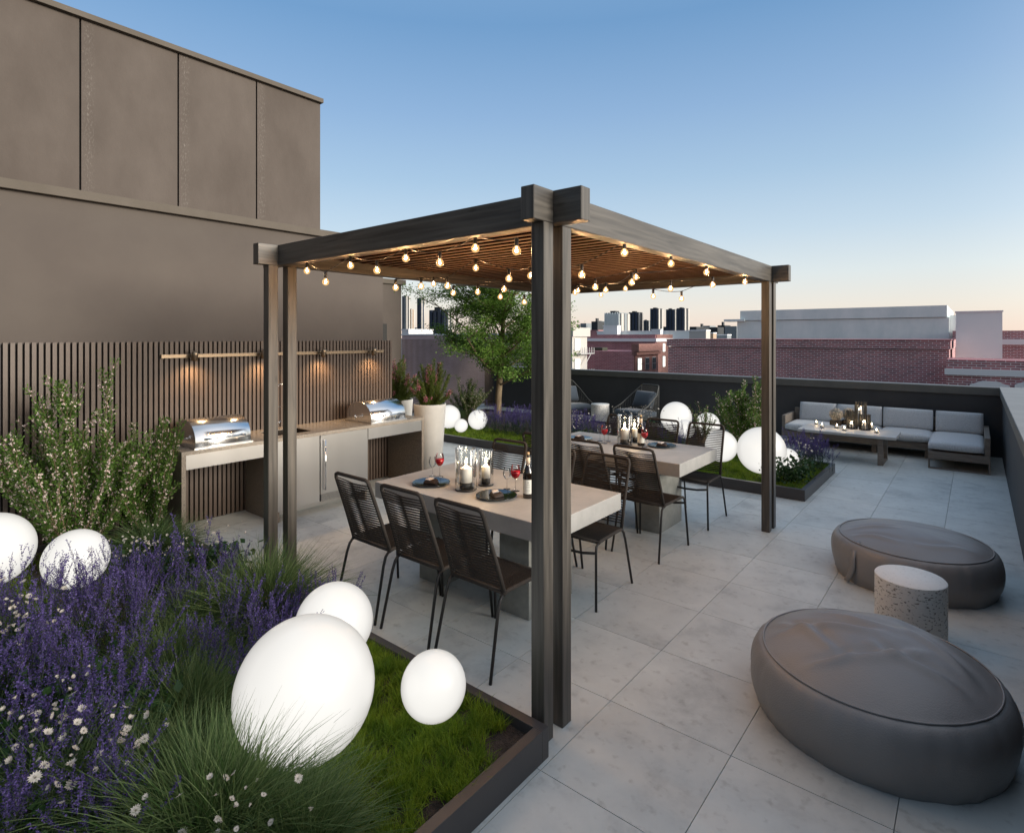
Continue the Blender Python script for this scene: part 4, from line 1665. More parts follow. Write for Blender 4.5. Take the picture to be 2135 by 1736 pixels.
# ------------------------------------------------------------------ armchairs by the parapet
def armchair(loc, rz, label):
    t = thing('lounge_armchair', label, 'armchair', loc, rz, group='woven lounge armchairs by the parapet')
    # faces local -Y
    ftl, ftr = (-.36, -.36, .36), (.36, -.36, .36)
    btl, btr = (-.24, .40, .84), (.24, .40, .84)
    top = MB()
    top.tube([ftl, (-.37, -.1, .45), (-.34, .22, .66), btl, (-.20, .41, .86), (.20, .41, .86), btr, (.34, .22, .66), (.37, -.1, .45), ftr], .013, 8)
    top.tube([ftl, (-.36, -.36, .20), (.36, -.36, .20), ftr], .013, 8)
    top.tube([(-.36, -.36, .20), (-.27, .36, .16), (.27, .36, .16), (.36, -.36, .20)], .013, 8)
    top.tube([(-.27, .36, .16), btl], .010, 8)
    top.tube([(.27, .36, .16), btr], .010, 8)
    top.obj('frame', 'armchair_rope', t, True)
    for sx in (-1, 1):
        MB().tube([(sx * .30, -.30, .19), (sx * .34, -.36, 0)], .012, 8).obj('leg', 'black_metal', t, True)
        MB().tube([(sx * .24, .30, .17), (sx * .29, .40, 0)], .012, 8).obj('leg', 'black_metal', t, True)
    wv = MB()
    A_ = [Vector(q) for q in (ftl, (-.37, -.1, .45), (-.34, .22, .66), btl)]
    B_ = [Vector(q) for q in ((-.36, -.36, .20), (-.33, -.12, .19), (-.30, .12, .175), (-.27, .36, .16))]

    def ip(Pn, s):
        k = min(int(s * 3), 2)
        return Pn[k].lerp(Pn[k + 1], s * 3 - k)
    for sx in (1, -1):
        for i in range(26):
            s = i / 25
            a, b = ip(A_, s), ip(B_, min(1, max(0, s + (.09 if i % 2 else -.09))))
            wv.tube([(a.x * sx, a.y, a.z), (b.x * sx, b.y, b.z)], .004, 4, cap=False)
    for i in range(18):
        s = i / 17
        wv.tube([(-.22 + .44 * s, .405, .855), (-.26 + .52 * s, .362, .165)], .004, 4, cap=False)
    wv.obj('woven_sides', 'armchair_rope', t)
    cushion('seat_cushion', .64, .62, .15, t, (0, -.06, .28), 'cushion_navy', R(-3), .02)
    cushion('back_cushion', .50, .36, .15, t, (0, .22, .55), 'cushion_navy', R(66), .04)


armchair((-5.60, 11.08, 0), R(-16), 'woven dark armchair with navy cushions against the parapet, left of the globe lamps')
armchair((-7.30, 11.15, 0), R(62), 'woven dark armchair with navy cushions mostly hidden by the near pergola post')


# ------------------------------------------------------------------ vegetation
def grass_clump(name_m, n, h, spread, seed_m='grass_blade', droop=(.15, .6), wd=.0022, lo=2, hi=58):
    D = cone_dirs(n, lo, hi)
    P = np.zeros((n, 3))
    P[:, :2] = rng.normal(size=(n, 2)) * spread
    ln = h * rng.uniform(.6, 1.15, n)
    V, F, k = blades(P, D, ln, wd, rng.uniform(*droop, n), 5)
    return quadmesh('blades', V, k, seed_m, F)


GC = [grass_clump('g', 3600, .56, .06, 'grass_blade', (.1, .6), .0028, 2, 66), grass_clump('g', 2200, .46, .05, 'grass_blade_dark', (.2, .9), .0028, 2, 66),
      grass_clump('g', 260, .46, .02, 'grass_blade', (.5, 1.15), .0020, 5, 50)]


def put_grass(v, x, y, z, s, label):
    t = thing('ornamental_grass', label, 'grass plant', (x, y, z), random.uniform(0, 6), group='ornamental grass clumps')
    o = mobj('blades', GC[v], t)
    t.scale = (s,) * 3 if not hasattr(s, '__len__') else s


Z0 = .10
put_grass(0, -2.03, .86, Z0, .95, 'large fine-bladed grass clump in front of the largest globe lamp')
put_grass(1, -2.42, .72, Z0, 1.0, 'dark grass clump left of the large fine-bladed clump at the bottom')
put_grass(1, -1.92, .52, Z0, .9, 'grass clump at the very bottom, right of the white daisies')
put_grass(0, -3.46, 1.78, Z0, 1.0, 'bushy grass clump at the foot of the left pergola posts')
put_grass(2, -3.25, 1.38, Z0, 1.05, 'arching straw-tipped grass in the lavender, left of the globe behind')
put_grass(2, -3.05, 1.08, Z0, 1.0, 'arching straw-tipped grass in the middle of the lavender')
put_grass(2, -2.72, .98, Z0, 1.0, 'arching straw-tipped grass left of the largest globe lamp')
put_grass(2, -3.55, 1.48, Z0, .95, 'arching grass behind the middle of the lavender')
for (u_, v_, k_, sc_2, lb_2) in ((405, 1330, 0, .72, 'upright dark green grass rising from the rear of the lavender, left of the bushy clump'),
                               (350, 1440, 0, .68, 'upright dark green grass in the heart of the near lavender'),
                               (395, 1530, 0, .72, 'upright dark green grass in the lavender just left of the largest globe lamp'),
                               (300, 1700, 1, .9, 'dark spreading grass left of the big clump at the bottom'),
                               (620, 1800, 0, .62, 'fine grass tuft at the bottom edge between the big clump and the turf')):
    p = G(u_, v_, Z0)
    put_grass(k_, p[0], p[1], Z0, sc_2, lb_2)
put_grass(0, -3.62, 1.62, Z0, .7, 'green grass clump at the left foot of the bushy one by the posts')
put_grass(1, -2.62, .55, Z0, 1.05, 'wide dark grass clump at the bottom edge behind the white astrantia heads')
put_grass(1, -5.15, 1.72, Z0, 1.05, 'arching grass against the slat screen, under the smaller pink shrub')
put_grass(2, -5.15, 1.68, Z0, 1.0, 'sparse straw-tipped grass beside the right-hand globe below the shrub')
put_grass(2, -7.1, 9.7, Z0, 1.1, 'small grass tuft behind the lavender, right of the tree trunk')
put_grass(1, -8.9, 8.8, Z0, 1.0, 'grass tuft under the pale-flowered shrub beside the tree')
put_grass(1, -3.95, 8.7, Z0, .9, 'low grass tuft behind the far table, near the small twiggy globe')
put_grass(1, -3.55, 8.3, Z0, .9, 'low grass tuft right behind the far table chairs')


def lavender_variant(nst, h, branch=8, fl=4):
    D = cone_dirs(nst, 0, 36)
    ln = h * rng.uniform(.7, 1.12, nst)
    base_ = np.zeros((nst, 3))
    base_[:, :2] = rng.normal(size=(nst, 2)) * .05
    V1, F1, k1 = blades(base_, D, ln, .0016, rng.uniform(0, .12, nst), 4)
    stems = [V1]
    P, Dr = [], []
    out = D.copy()
    out[:, 2] = 0
    out = norm(out + 1e-6)
    for i in range(nst):
        for b in range(branch):
            s = rng.uniform(.38, .93)
            p = base_[i] + D[i] * ln[i] * s
            a = rng.uniform(0, 2 * np.pi)
            side = np.array([math.cos(a), math.sin(a), 0])
            d = norm(D[i] * 1.5 + side * .75)
            bl = rng.uniform(.05, .11) * (1.15 - s * .75) * 1.3
            P.append((p, d, bl))
    bp = np.array([q[0] for q in P])
    bd = np.array([q[1] for q in P])
    bl = np.array([q[2] for q in P])
    V2, F2, k2 = blades(bp, bd, bl, .0009, .05, 4)
    stems_me = quadmesh('stems', np.concatenate([V1, V2]), k1, 'lavender_stem', F1)
    # flowers along branchlets and tips of the main stems
    pos, dirs = [], []
    for f in range(fl):
        s = (f + .6) / fl
        for q in range(2):
            pos.append(bp + bd * bl[:, None] * s)
            dirs.append(norm(bd * .6 + rng.normal(size=bd.shape) * .8))
    for f in range(16):
        s = .72 + .28 * f / 15
        for q in range(3):
            pos.append(base_ + D * ln[:, None] * s)
            dirs.append(norm(D * .6 + rng.normal(size=D.shape) * .8))
    pos, dirs = np.concatenate(pos), np.concatenate(dirs)
    V = leaves(pos, dirs, rng.uniform(.007, .013, len(pos)), rng.uniform(.0022, .0038, len(pos)))
    fl_me = quadmesh('flowers', V, 4, 'lavender_flower', QF)
    # grey-green leaves low down
    nl = nst * 16
    ii = rng.integers(0, nst, nl)
    s = rng.uniform(.06, .55, nl)
    P_ = base_[ii] + D[ii] * (ln[ii] * s)[:, None]
    V = leaves(P_, norm(D[ii] + rng.normal(size=(nl, 3)) * .7), rng.uniform(.015, .04, nl), .0028)
    lf_me = quadmesh('leaves', V, 4, 'leaf_dark', QF)
    return stems_me, fl_me, lf_me


LV = [lavender_variant(24, .50), lavender_variant(20, .46), lavender_variant(17, .54, 11)]


def lav(x, y, z, s, label, group):
    a = LV[random.randrange(3)]
    t = thing('lavender_plant', label, 'lavender', (x, y, z), random.uniform(0, 6.28), group=group)
    t.scale = (s * random.uniform(.9, 1.1), s * random.uniform(.9, 1.1), s * random.uniform(.88, 1.1))
    for nm, me in zip(('stems', 'flowers', 'leaves'), a):
        mobj(nm, me, t)


near = []
for row, (v, us) in enumerate(((1262, (200, 270, 335, 400, 460)), (1318, (10, 90, 165, 235, 300, 365, 430)), (1385, (-10, 70, 150, 225, 300, 470, 515)),
                               (1465, (-15, 75, 160, 250, 425, 540)), (1560, (-20, 85, 185, 280)),
                               (1680, (-10, 100, 190)), (1820, (30, 130, 230)))):
    for u in us:
        near.append((u + random.uniform(-16, 16), v + random.uniform(-16, 16)))
for u, v in near:
    p = G(u, v, Z0)
    if (p[0] + 4.96) ** 2 + (p[1] - 1.173) ** 2 < .08 or (p[0] + 5.47) ** 2 + (p[1] - .80) ** 2 < .1 or p[0] < -5.9 or p[1] > 1.98:
        continue
    if (p[0] + 2.213) ** 2 + (p[1] - 1.321) ** 2 < .14 or (p[0] + 2.745) ** 2 + (p[1] - 1.812) ** 2 < .08:
        continue
    lav(p[0], p[1], Z0, random.uniform(.82, 1.0), 'violet lavender plant in the thick drift filling the lower left planter', 'lavender in the near planter')
for x, y in ((-2.98, 1.62), (-2.80, 1.50), (-3.1, 1.8), (-2.95, 1.93)):
    lav(x, y, Z0, .78, 'violet lavender plant between the bushy grass and the globe lamps on the turf', 'lavender beside the near globes')
for i in range(26):
    x = -7.25 + (i % 9) * .235 + random.uniform(-.07, .07)
    y = 8.05 + (i // 9) * .38 + random.uniform(-.1, .1) + (i % 9) * .03
    lav(x, y, Z0, .95, 'violet lavender plant in the drift below the tree, left of the near post', 'lavender below the tree')
for i in range(10):
    lav(-5.3 + i * .21 + random.uniform(-.05, .05), 8.2 + (i % 3) * .3, Z0, .85, 'violet lavender plant behind the far dining table', 'lavender behind the far table')
for i in range(8):
    lav(-1.98 + (i % 4) * .12 + random.uniform(-.03, .03), 8.52 + (i // 4) * .2, Z0, .92, 'violet lavender plant at the right rear corner of the planter by the sofa', 'lavender at the sofa planter corner')


# white astrantia / daisies
def daisy_variant(n, h, head, spread, leafn=60, petals=13):
    D = cone_dirs(n, 2, 26)
    ln = h * rng.uniform(.65, 1.1, n)
    P = np.zeros((n, 3))
    P[:, :2] = rng.normal(size=(n, 2)) * spread
    V, F, k = blades(P, D, ln, .0012, .04, 4)
    st = quadmesh('stems', V, k, 'leaf_dark', F)
    tip = P + D * ln[:, None] + (norm(D * [1, 1, 0] + 1e-6) * .55 - np.array([0, 0, .75])) * (ln * .04)[:, None]
    VV = []
    for i in range(n):
        nd = norm(D[i] * .7 + np.array([.2, -.3, .55]) + rng.normal(size=3) * .6)
        a = norm(np.cross(nd, [0, .3, 1.0]))
        b = np.cross(nd, a)
        r = head * rng.uniform(.75, 1.2)
        cup = rng.uniform(.1, 1.9)
        ang = np.arange(petals) / petals * 2 * np.pi
        d = np.cos(ang)[:, None] * a + np.sin(ang)[:, None] * b
        d = norm(d + nd * cup)
        sd = norm(np.cross(d, nd))
        p0 = tip[i] + d * r * .1
        VV.append(np.stack([p0, p0 + d * r * .55 + sd * r * .20, p0 + d * r, p0 + d * r * .55 - sd * r * .20], 1).reshape(-1, 3))
        # centre button
        m_ = 10
        dd = norm(nd + rng.normal(size=(m_, 3)) * .5)
        VV.append(leaves(np.repeat(tip[i][None], m_, 0), dd, r * .4, r * .08))
    fl = quadmesh('flowers', np.concatenate(VV), 4, 'petal_white', QF)
    LP = np.zeros((leafn, 3))
    LP[:, :2] = rng.normal(size=(leafn, 2)) * spread * 1.1
    LP[:, 2] = rng.uniform(.02, h * .5, leafn)
    V = leaves(LP, norm(rng.normal(size=(leafn, 3)) + [0, 0, .3]), .05, .018)
    lf = quadmesh('leaves', V, 4, 'leaf_dark', QF)
    return st, fl, lf


DV = [daisy_variant(38, .42, .0135, .08), daisy_variant(18, .40, .018, .06), daisy_variant(30, .36, .010, .08, 140)]


def head_mesh(cup, petals=14, r=.018):
    ang = np.arange(petals) / petals * 2 * np.pi
    d = norm(np.stack([np.cos(ang), np.sin(ang), np.full(petals, cup)], 1))
    sd = norm(np.cross(d, [0, 0, 1.0]))
    p0 = d * r * .1
    k = r * rng.uniform(.85, 1.1, petals)[:, None]
    V = [np.stack([p0, p0 + d * k * .55 + sd * k * .2, p0 + d * k, p0 + d * k * .55 - sd * k * .2], 1).reshape(-1, 3)]
    dd = norm(rng.normal(size=(16, 3)) * [.5, .5, .3] + [0, 0, 1])
    V.append(leaves(np.zeros((16, 3)), dd, r * .45, r * .07))
    return quadmesh('flower_head', np.concatenate(V), 4, 'petal_white', QF)


HEADS = [head_mesh(.15), head_mesh(.45), head_mesh(1.3), head_mesh(2.4, 12)]


def daisy_near(x, y, z, s, label, n=17, h=.42, group='white-flowered perennials'):
    t = thing('white_flower_plant', label, 'flowers', (x, y, z), 0, group=group)
    t.scale = (s,) * 3
    D = cone_dirs(n, 2, 28)
    ln = h * rng.uniform(.6, 1.1, n)
    P = np.zeros((n, 3))
    P[:, :2] = rng.normal(size=(n, 2)) * .06
    V, F, k = blades(P, D, ln, .0012, .04, 4)
    mobj('stems', quadmesh('stems', V, k, 'leaf_dark', F), t)
    tip = V.reshape(n, k, 3)[:, -2:].mean(1)
    for i in range(n):
        o = mobj('flower_head', HEADS[random.choice((0, 0, 1, 1, 2, 3))], t)
        o.location = tip[i]
        nd = Vector((D[i][0] * .8 + random.gauss(0, .45), D[i][1] * .8 - .15 + random.gauss(0, .45), .75))
        o.rotation_euler = nd.to_track_quat('Z', 'Y').to_euler()
        o.scale = (random.uniform(.5, 1.0),) * 3
    m_ = 90
    LP = rng.normal(size=(m_, 3)) * [.08, .08, 0]
    LP[:, 2] = rng.uniform(.02, h * .5, m_)
    mobj('leaves', quadmesh('leaves', leaves(LP, norm(rng.normal(size=(m_, 3)) + [0, 0, .3]), .05, .018), 4, 'leaf_dark', QF), t)


def daisy(v, x, y, z, s, label, group='white-flowered perennials'):
    if v == 1:
        return daisy_near(x, y, z, s, label)
    t = thing('white_flower_plant', label, 'flowers', (x, y, z), random.uniform(0, 6.28), group=group)
    t.scale = (s,) * 3
    for nm, me in zip(('stems', 'flowers', 'leaves'), DV[v]):
        mobj(nm, me, t)


for (v_, u, v, s, lb) in ((0, -5, 1480, 1.15, 'white astrantia clump at the left edge among the lavender'),
                          (0, 8, 1400, 1.1, 'white astrantia clump at the left edge, the one behind'),
                          (0, 105, 1680, 1.05, 'white astrantia clump in the lavender above the bottom left corner'),
                          (1, 110, 1790, 1.1, 'white astrantia with large open heads at the bottom left corner'),
                          (1, 200, 1740, 1.05, 'white astrantia with large open heads, second from the bottom left corner'),
                          (1, 270, 1720, 1.0, 'tall white astrantia at the bottom, left of the big grass clump'),
                          (1, 440, 1890, 1.0, 'white astrantia rising at the bottom edge in front of the big grass clump'),
                          (1, 520, 1930, .9, 'white astrantia at the bottom edge, right of its neighbour in the grass'),
                          (2, 330, 1225, .95, 'white daisy clump in front of the kitchen end panel'),
                          (2, 372, 1222, .95, 'white daisy clump right beside the kitchen end panel'),
                          (1, 430, 1215, 1.0, 'loose tall white astrantia in front of the open kitchen bay'),
                          (0, 300, 1210, .9, 'white daisy clump below the smaller pink shrub')):
    p = G(u, v, Z0)
    daisy(v_, p[0], min(p[1], 2.0), Z0, s, lb)
for i, (x, y, s) in enumerate(((-5.25, 8.1, 1.1), (-4.7, 8.4, 1.1), (-4.95, 9.4, 1.2), (-4.7, 9.7, 1.2), (-5.5, 8.6, 1.1))):
    daisy(0, x, y, Z0, s, 'white daisy clump rising behind the far dining table, before the armchair', 'daisies behind the far table')
for x, y in ((-1.80, 7.62), (-1.72, 7.86), (-1.95, 7.50)):
    daisy(2, x, y, Z0, .8, 'leafy white daisy clump at the front right corner of the sofa planter', 'daisies in the sofa planter')
daisy(0, -1.72, 8.2, Z0, 1.1, 'tall loose white daisies in front of the lavender by the sofa')


# flowering shrubs: fans of upright wands set with tiny leaves and blush flowers
def shrub_mesh(nw, h, spread, leafn, flown, lo=3, hi=38, fsize=.0125, lsize=.026):
    br = MB()
    segs = []
    for i in range(nw):
        a = random.uniform(0, 2 * math.pi)
        t = R(random.uniform(lo, hi))
        ln = h * random.uniform(.62, 1.05) * (1.0 - .25 * t / R(hi))
        d = Vector((math.sin(t) * math.cos(a), math.sin(t) * math.sin(a), math.cos(t)))
        p = Vector((random.gauss(0, .03), random.gauss(0, .03), 0))
        pts = [p.copy()]
        for k in range(6):
            p = p + d * (ln / 6)
            d = (d + Vector((random.gauss(0, .07), random.gauss(0, .07), .10))).normalized()
            pts.append(p.copy())
        br.tube(pts, [.011 * (1 - .13 * k) for k in range(7)], 5, cap=False)
        for k in range(1, 6):
            segs.append((pts[k], pts[k + 1], 1.0))
        for q in range(7):
            k = random.randrange(1, 6)
            p0 = pts[k].lerp(pts[k + 1], random.random())
            d2 = (d + Vector((random.gauss(0, .5), random.gauss(0, .5), .35))).normalized()
            l2 = random.uniform(.10, .24) * h
            p1 = p0 + d2 * l2
            br.tube([p0, p1], [.004, .0015], 4, cap=False)
            segs.append((p0, p1, .8))
    A = np.array([tuple(s[0]) for s in segs])
    Bn = np.array([tuple(s[1]) for s in segs])
    n = len(segs)

    def sample(m_, rad, smin=0):
        ii = rng.integers(0, n, m_)
        s = rng.uniform(smin, 1, m_)[:, None]
        d = norm(Bn[ii] - A[ii])
        rd = rng.normal(size=(m_, 3))
        rd -= (rd * d).sum(1, keepdims=True) * d
        rd = norm(rd)
        return A[ii] + (Bn[ii] - A[ii]) * s + rd * rng.uniform(0, rad, m_)[:, None], norm(d * .9 + rd * .8)
    P, D = sample(leafn, .036)
    V = leaves(P, D, rng.uniform(.6, 1.3, leafn) * lsize, lsize * .23)
    lf = quadmesh('foliage', V, 4, 'leaf_shrub', QF)
    P, D = sample(flown, .035)
    VV = []
    for k in range(5):
        dd = norm(D * .5 + rng.normal(size=D.shape) * .8)
        VV.append(leaves(P, dd, fsize * rng.uniform(.8, 1.2, flown), fsize * .38))
    fl = quadmesh('blossom', np.concatenate(VV), 4, 'petal_blush', QF)
    return br.mesh('branches', 'bark', True), lf, fl


def shrub(meshes, loc, rz, sc, label, cat='shrub', name='flowering_shrub', group='pink-flowered shrubs'):
    t = thing(name, label, cat, loc, rz, group=group)
    t.scale = sc
    for nm, me in zip(('branches', 'foliage', 'blossom'), meshes):
        mobj(nm, me, t)


SH = shrub_mesh(30, 1.45, .5, 32000, 3000, hi=42, fsize=.015)
SH2 = shrub_mesh(18, 1.2, .4, 22000, 1300, lo=4, hi=42, fsize=.014)
shrub(SH, (-5.58, 1.30, Z0), .4, (1.0, .88, 1.04), 'largest pink-and-white flowering shrub against the slat screen at the left')
shrub(SH2, (-5.52, 1.80, Z0), 2.2, (.95, .80, .98), 'smaller pink-and-white flowering shrub overlapping the left end of the kitchen counter')
shrub(SH2, (-2.62, 8.72, Z0), 1.0, (1.15, 1.0, 1.08), 'upright pink-and-white flowering shrub behind the big globe lamp near the sofa')
shrub(SH, (-8.75, 9.15, Z0), 2.8, (.85, .7, .62), 'pale-flowered shrub left of the tree trunk, in front of the open slat fence')

# twigs in front of the far globes
tw = shrub_mesh(9, .62, .2, 1500, 90, 4, 40)
shrub(tw, (-3.62, 9.55, Z0), .3, (1, 1, 1.1), 'thin twiggy shrub standing before the globe lamps near the parapet')


# leafy plant (dark lobed leaves)
def leafy(x, y, z, s, label):
    t = thing('leafy_plant', label, 'plant', (x, y, z), random.uniform(0, 6), group='dark leafy plants')
    n = 260
    P = rng.normal(size=(n, 3)) * [.09, .09, 0]
    P[:, 2] = rng.uniform(.02, .24, n)
    V = leaves(P, norm(rng.normal(size=(n, 3)) + [0, 0, .15]), rng.uniform(.03, .06, n), .018)
    mobj('leaves', quadmesh('leaves', V, 4, 'leaf_dark', QF), t)
    t.scale = (s,) * 3


leafy(-1.85, 7.66, Z0, 1.2, 'dark leafy plant below the daisies in the sofa planter')
leafy(-4.3, 1.85, Z0, 1.1, 'dark leafy plant at the planter edge in front of the kitchen')
for lb, u, v in (('at the left edge', 40, 1640), ('left of the bottom astrantias', 130, 1530), ('beside the dark grass clump', 210, 1610), ('left of the big grass clump', 300, 1560)):
    p = G(u, v, Z0)
    leafy(p[0], p[1], Z0, 1.1, 'dark leafy ground foliage under the near lavender, ' + lb)


# heather in pots
def heather(loc, label):
    t = thing('potted_heather', label, 'potted plant', loc, random.uniform(0, 6), group='pink-spiked plants in the white pots')
    br = MB()
    segs, tips = [], []
    for i in range(46):
        a = random.uniform(0, 2 * math.pi)
        th = R(abs(random.gauss(0, 38)))
        th = min(th, R(70))
        ln = random.uniform(.42, .74) * (1 - .35 * th)
        d = Vector((math.sin(th) * math.cos(a), math.sin(th) * math.sin(a), math.cos(th)))
        p = Vector((random.gauss(0, .06), random.gauss(0, .06), -.02))
        pts = [p.copy()]
        for k in range(5):
            p = p + d * (ln / 5)
            d = (d + Vector((random.gauss(0, .05), random.gauss(0, .05), .09))).normalized()
            pts.append(p.copy())
        br.tube(pts, .003, 4, cap=False)
        for k in range(5):
            segs.append((pts[k], pts[k + 1]))
        if random.random() < .5:
            tips.append((pts[4], pts[5]))
    A = np.array([tuple(s[0]) for s in segs])
    Bn = np.array([tuple(s[1]) for s in segs])
    m_ = 24000
    ii = rng.integers(0, len(segs), m_)
    d = norm(Bn[ii] - A[ii])
    rd = rng.normal(size=(m_, 3))
    P = A[ii] + (Bn[ii] - A[ii]) * rng.uniform(0, 1, m_)[:, None] + rd * .007
    V = leaves(P, norm(d + rd * .45), rng.uniform(.018, .036, m_), .0036)
    A2 = np.array([tuple(s[0]) for s in tips])
    B2 = np.array([tuple(s[1]) for s in tips])
    k_ = 1800
    ii = rng.integers(0, len(tips), k_)
    rd = rng.normal(size=(k_, 3))
    P2 = A2[ii] + (B2[ii] - A2[ii]) * rng.uniform(-.1, 1.15, k_)[:, None] + rd * .009
    V2 = leaves(P2, norm(rd + [0, 0, .4]), .014, .0058)
    mobj('foliage', quadmesh('foliage', V, 4, 'leaf_heather', QF), t)
    mobj('flower_spikes', quadmesh('flower_spikes', V2, 4, 'petal_pink', QF), t)
    br.obj('branches', 'bark', t)


heather((-5.93, 5.44, .94), 'bushy green plant with pink flower spikes in the tall white pot')
heather((-6.72, 5.52, .94), 'pink-spiked plant in the rear white pot, beside the end of the slat screen')


# ------------------------------------------------------------------ the tree
def tree(loc):
    t = thing('green_tree', 'feathery small-leaved green tree behind the pergola, in front of the open slat fence', 'tree', loc)
    br = MB()
    tips = []

    def grow(p, d, ln, r, lev):
        pts, rs = [p.copy()], [r]
        k = 8 if lev == 0 else 5
        for i in range(k):
            p = p + d * (ln / k)
            w_ = (.035, .10, .16, .2)[lev]
            d = (d + Vector((random.gauss(0, w_), random.gauss(0, w_), (.0, .07, .03, -.02)[lev]))).normalized()
            pts.append(p.copy())
            rs.append(r * (1 - .62 * (i + 1) / k))
            if lev >= 2 or (lev == 1 and i > 2):
                tips.append(p.copy())
        br.tube(pts, rs, 7 if lev < 2 else 4, cap=False)
        if lev >= 3:
            return
        nb = (22, 9, 6)[lev]
        for i in range(nb):
            s = (.20 + .80 * (i + .5) / nb) if lev == 0 else random.uniform(.18, 1)
            j = min(int(s * k), k - 1)
            q = pts[j].lerp(pts[j + 1], s * k - j)
            if lev == 0:
                a = i * 2.4 + random.uniform(-.3, .3)
                dd = Vector((math.cos(a), math.sin(a), .35 + .9 * s)).normalized()
                l2 = random.uniform(1.25, 1.6) * (1.0 - .45 * max(0, s - .45))
            else:
                a = random.uniform(0, 2 * math.pi)
                dd = (d * .55 + Vector((math.cos(a), math.sin(a), random.uniform(-.25, .5))) * .8).normalized()
                l2 = ln * random.uniform(.26, .44)
            grow(q, dd, l2, r * (.30 if lev == 0 else .5), lev + 1)
    grow(Vector((0, 0, 0)), Vector((.02, -.01, 1)).normalized(), 3.1, .062, 0)
    br.obj('trunk', 'bark', t, True)
    T = np.array([tuple(a) for a in tips])
    T = T[(T[:, 2] > .72) & ((T[:, 0] ** 2 + T[:, 1] ** 2) / 1.95 ** 2 + ((T[:, 2] - 2.2) / 1.72) ** 2 < 1)]
    # leaves hang in small sprays, with gaps between the sprays
    T = T[rng.random(len(T)) < .85]
    m_ = 82000
    ii = rng.integers(0, len(T), m_)
    P = T[ii] + rng.normal(size=(m_, 3)) * [.075, .075, .06]
    V = leaves(P, norm(rng.normal(size=(m_, 3)) + [0, 0, -.1]), rng.uniform(.03, .062, m_), rng.uniform(.007, .012, m_))
    mobj('crown', quadmesh('crown', V, 4, 'leaf_tree', QF), t)


random.seed(21)
tree((-8.38, 9.755, Z0))
for o in bpy.data.objects:
    if o.name == 'green_tree':
        o.scale = (1.38, 1.38, 1.03)
random.seed(5)


# ------------------------------------------------------------------ turf
def turf(name, x0, x1, y0, y1, z, ntuft, per, h, wd, mask=None):
    c = rng.uniform([x0, y0], [x1, y1], (ntuft, 2))
    if mask is not None:
        c = c[[mask(a, b) for a, b in c]]
    n = len(c) * per
    ii = np.repeat(np.arange(len(c)), per)
    sc = rng.uniform(.6, 1.25, len(c))[ii]
    P = np.zeros((n, 3))
    P[:, :2] = c[ii] + rng.normal(size=(n, 2)) * .014
    P[:, 0] = np.clip(P[:, 0], x0, x1)
    P[:, 1] = np.clip(P[:, 1], y0, y1)
    P[:, 2] = z
    D = cone_dirs(n, 0, 48)
    V, F, k = blades(P, D, h * rng.uniform(.6, 1.2, n) * sc, wd, rng.uniform(0, .5, n), 3)
    o = mobj(name, quadmesh(name, V, k, 'turf_green', F))
    tag(o, kind='stuff')


def bare(x, y):
    if (x + 1.60) ** 2 + (y - 1.93) ** 2 < .010 or (x + 1.60) ** 2 + (y - 1.47) ** 2 < .004:
        return False
    return True


turf('turf_grass', -3.0, -1.565, .2, 2.035, .098, 2300, 50, .080, .0019, bare)
turf('turf_grass', -6.0, -3.0, .9, 2.03, .095, 700, 20, .06, .002)
turf('turf_grass', -6.0, -2.2, -.65, 1.0, .095, 1500, 20, .07, .0022)
turf('moss_turf', -3.24, -1.59, 7.27, 8.96, .09, 1500, 26, .058, .0022)
turf('moss_turf', -9.3, -3.36, 7.27, 8.3, .088, 2600, 18, .07, .003)

# ------------------------------------------------------------------ the city
CITY = 'city buildings on the skyline'


def block(label, cat, boxes, loc, name='city_building'):
    """boxes: (part, material, x0,x1,y0,y1,z0,z1) in world metres"""
    t = thing(name, label, cat, loc)
    for (pn, m_, x0, x1, y0, y1, z0, z1) in boxes:
        MB().box(x0 - loc[0], x1 - loc[0], y0 - loc[1], y1 - loc[1], z0 - loc[2], z1 - loc[2]).obj(pn, m_, t)
    return t


def span(u0, u1, vt, y, vb=None):
    a, b = ONY(u0, vt, y), ONY(u1, vt, y)
    return a[0], b[0], (a[2] + b[2]) / 2


ZG = -16


def reach(xb, y, u1):
    a = (u1 - U0) / F_PX
    t = xb / (FW[0] + a * RT[0])
    return t * (FW[1] + a * RT[1]) - y


# long brick building across the middle
x0, x1, z1 = span(1393, 1979, 707.2, 30)
block('long red brick building with plain parapet wall, right of centre beyond the terrace', 'building',
      [('wall', 'brick_red', x0, x1, 30, 39, ZG, z1 - .42), ('parapet', 'brick_red', x0 - .05, x1 + .05, 29.93, 39, z1 - .40, z1 - .03),
       ('coping', 'brick_far', x0 - .08, x1 + .08, 29.9, 39.02, z1 - .03, z1)], (x0, 30, ZG), 'brick_building')
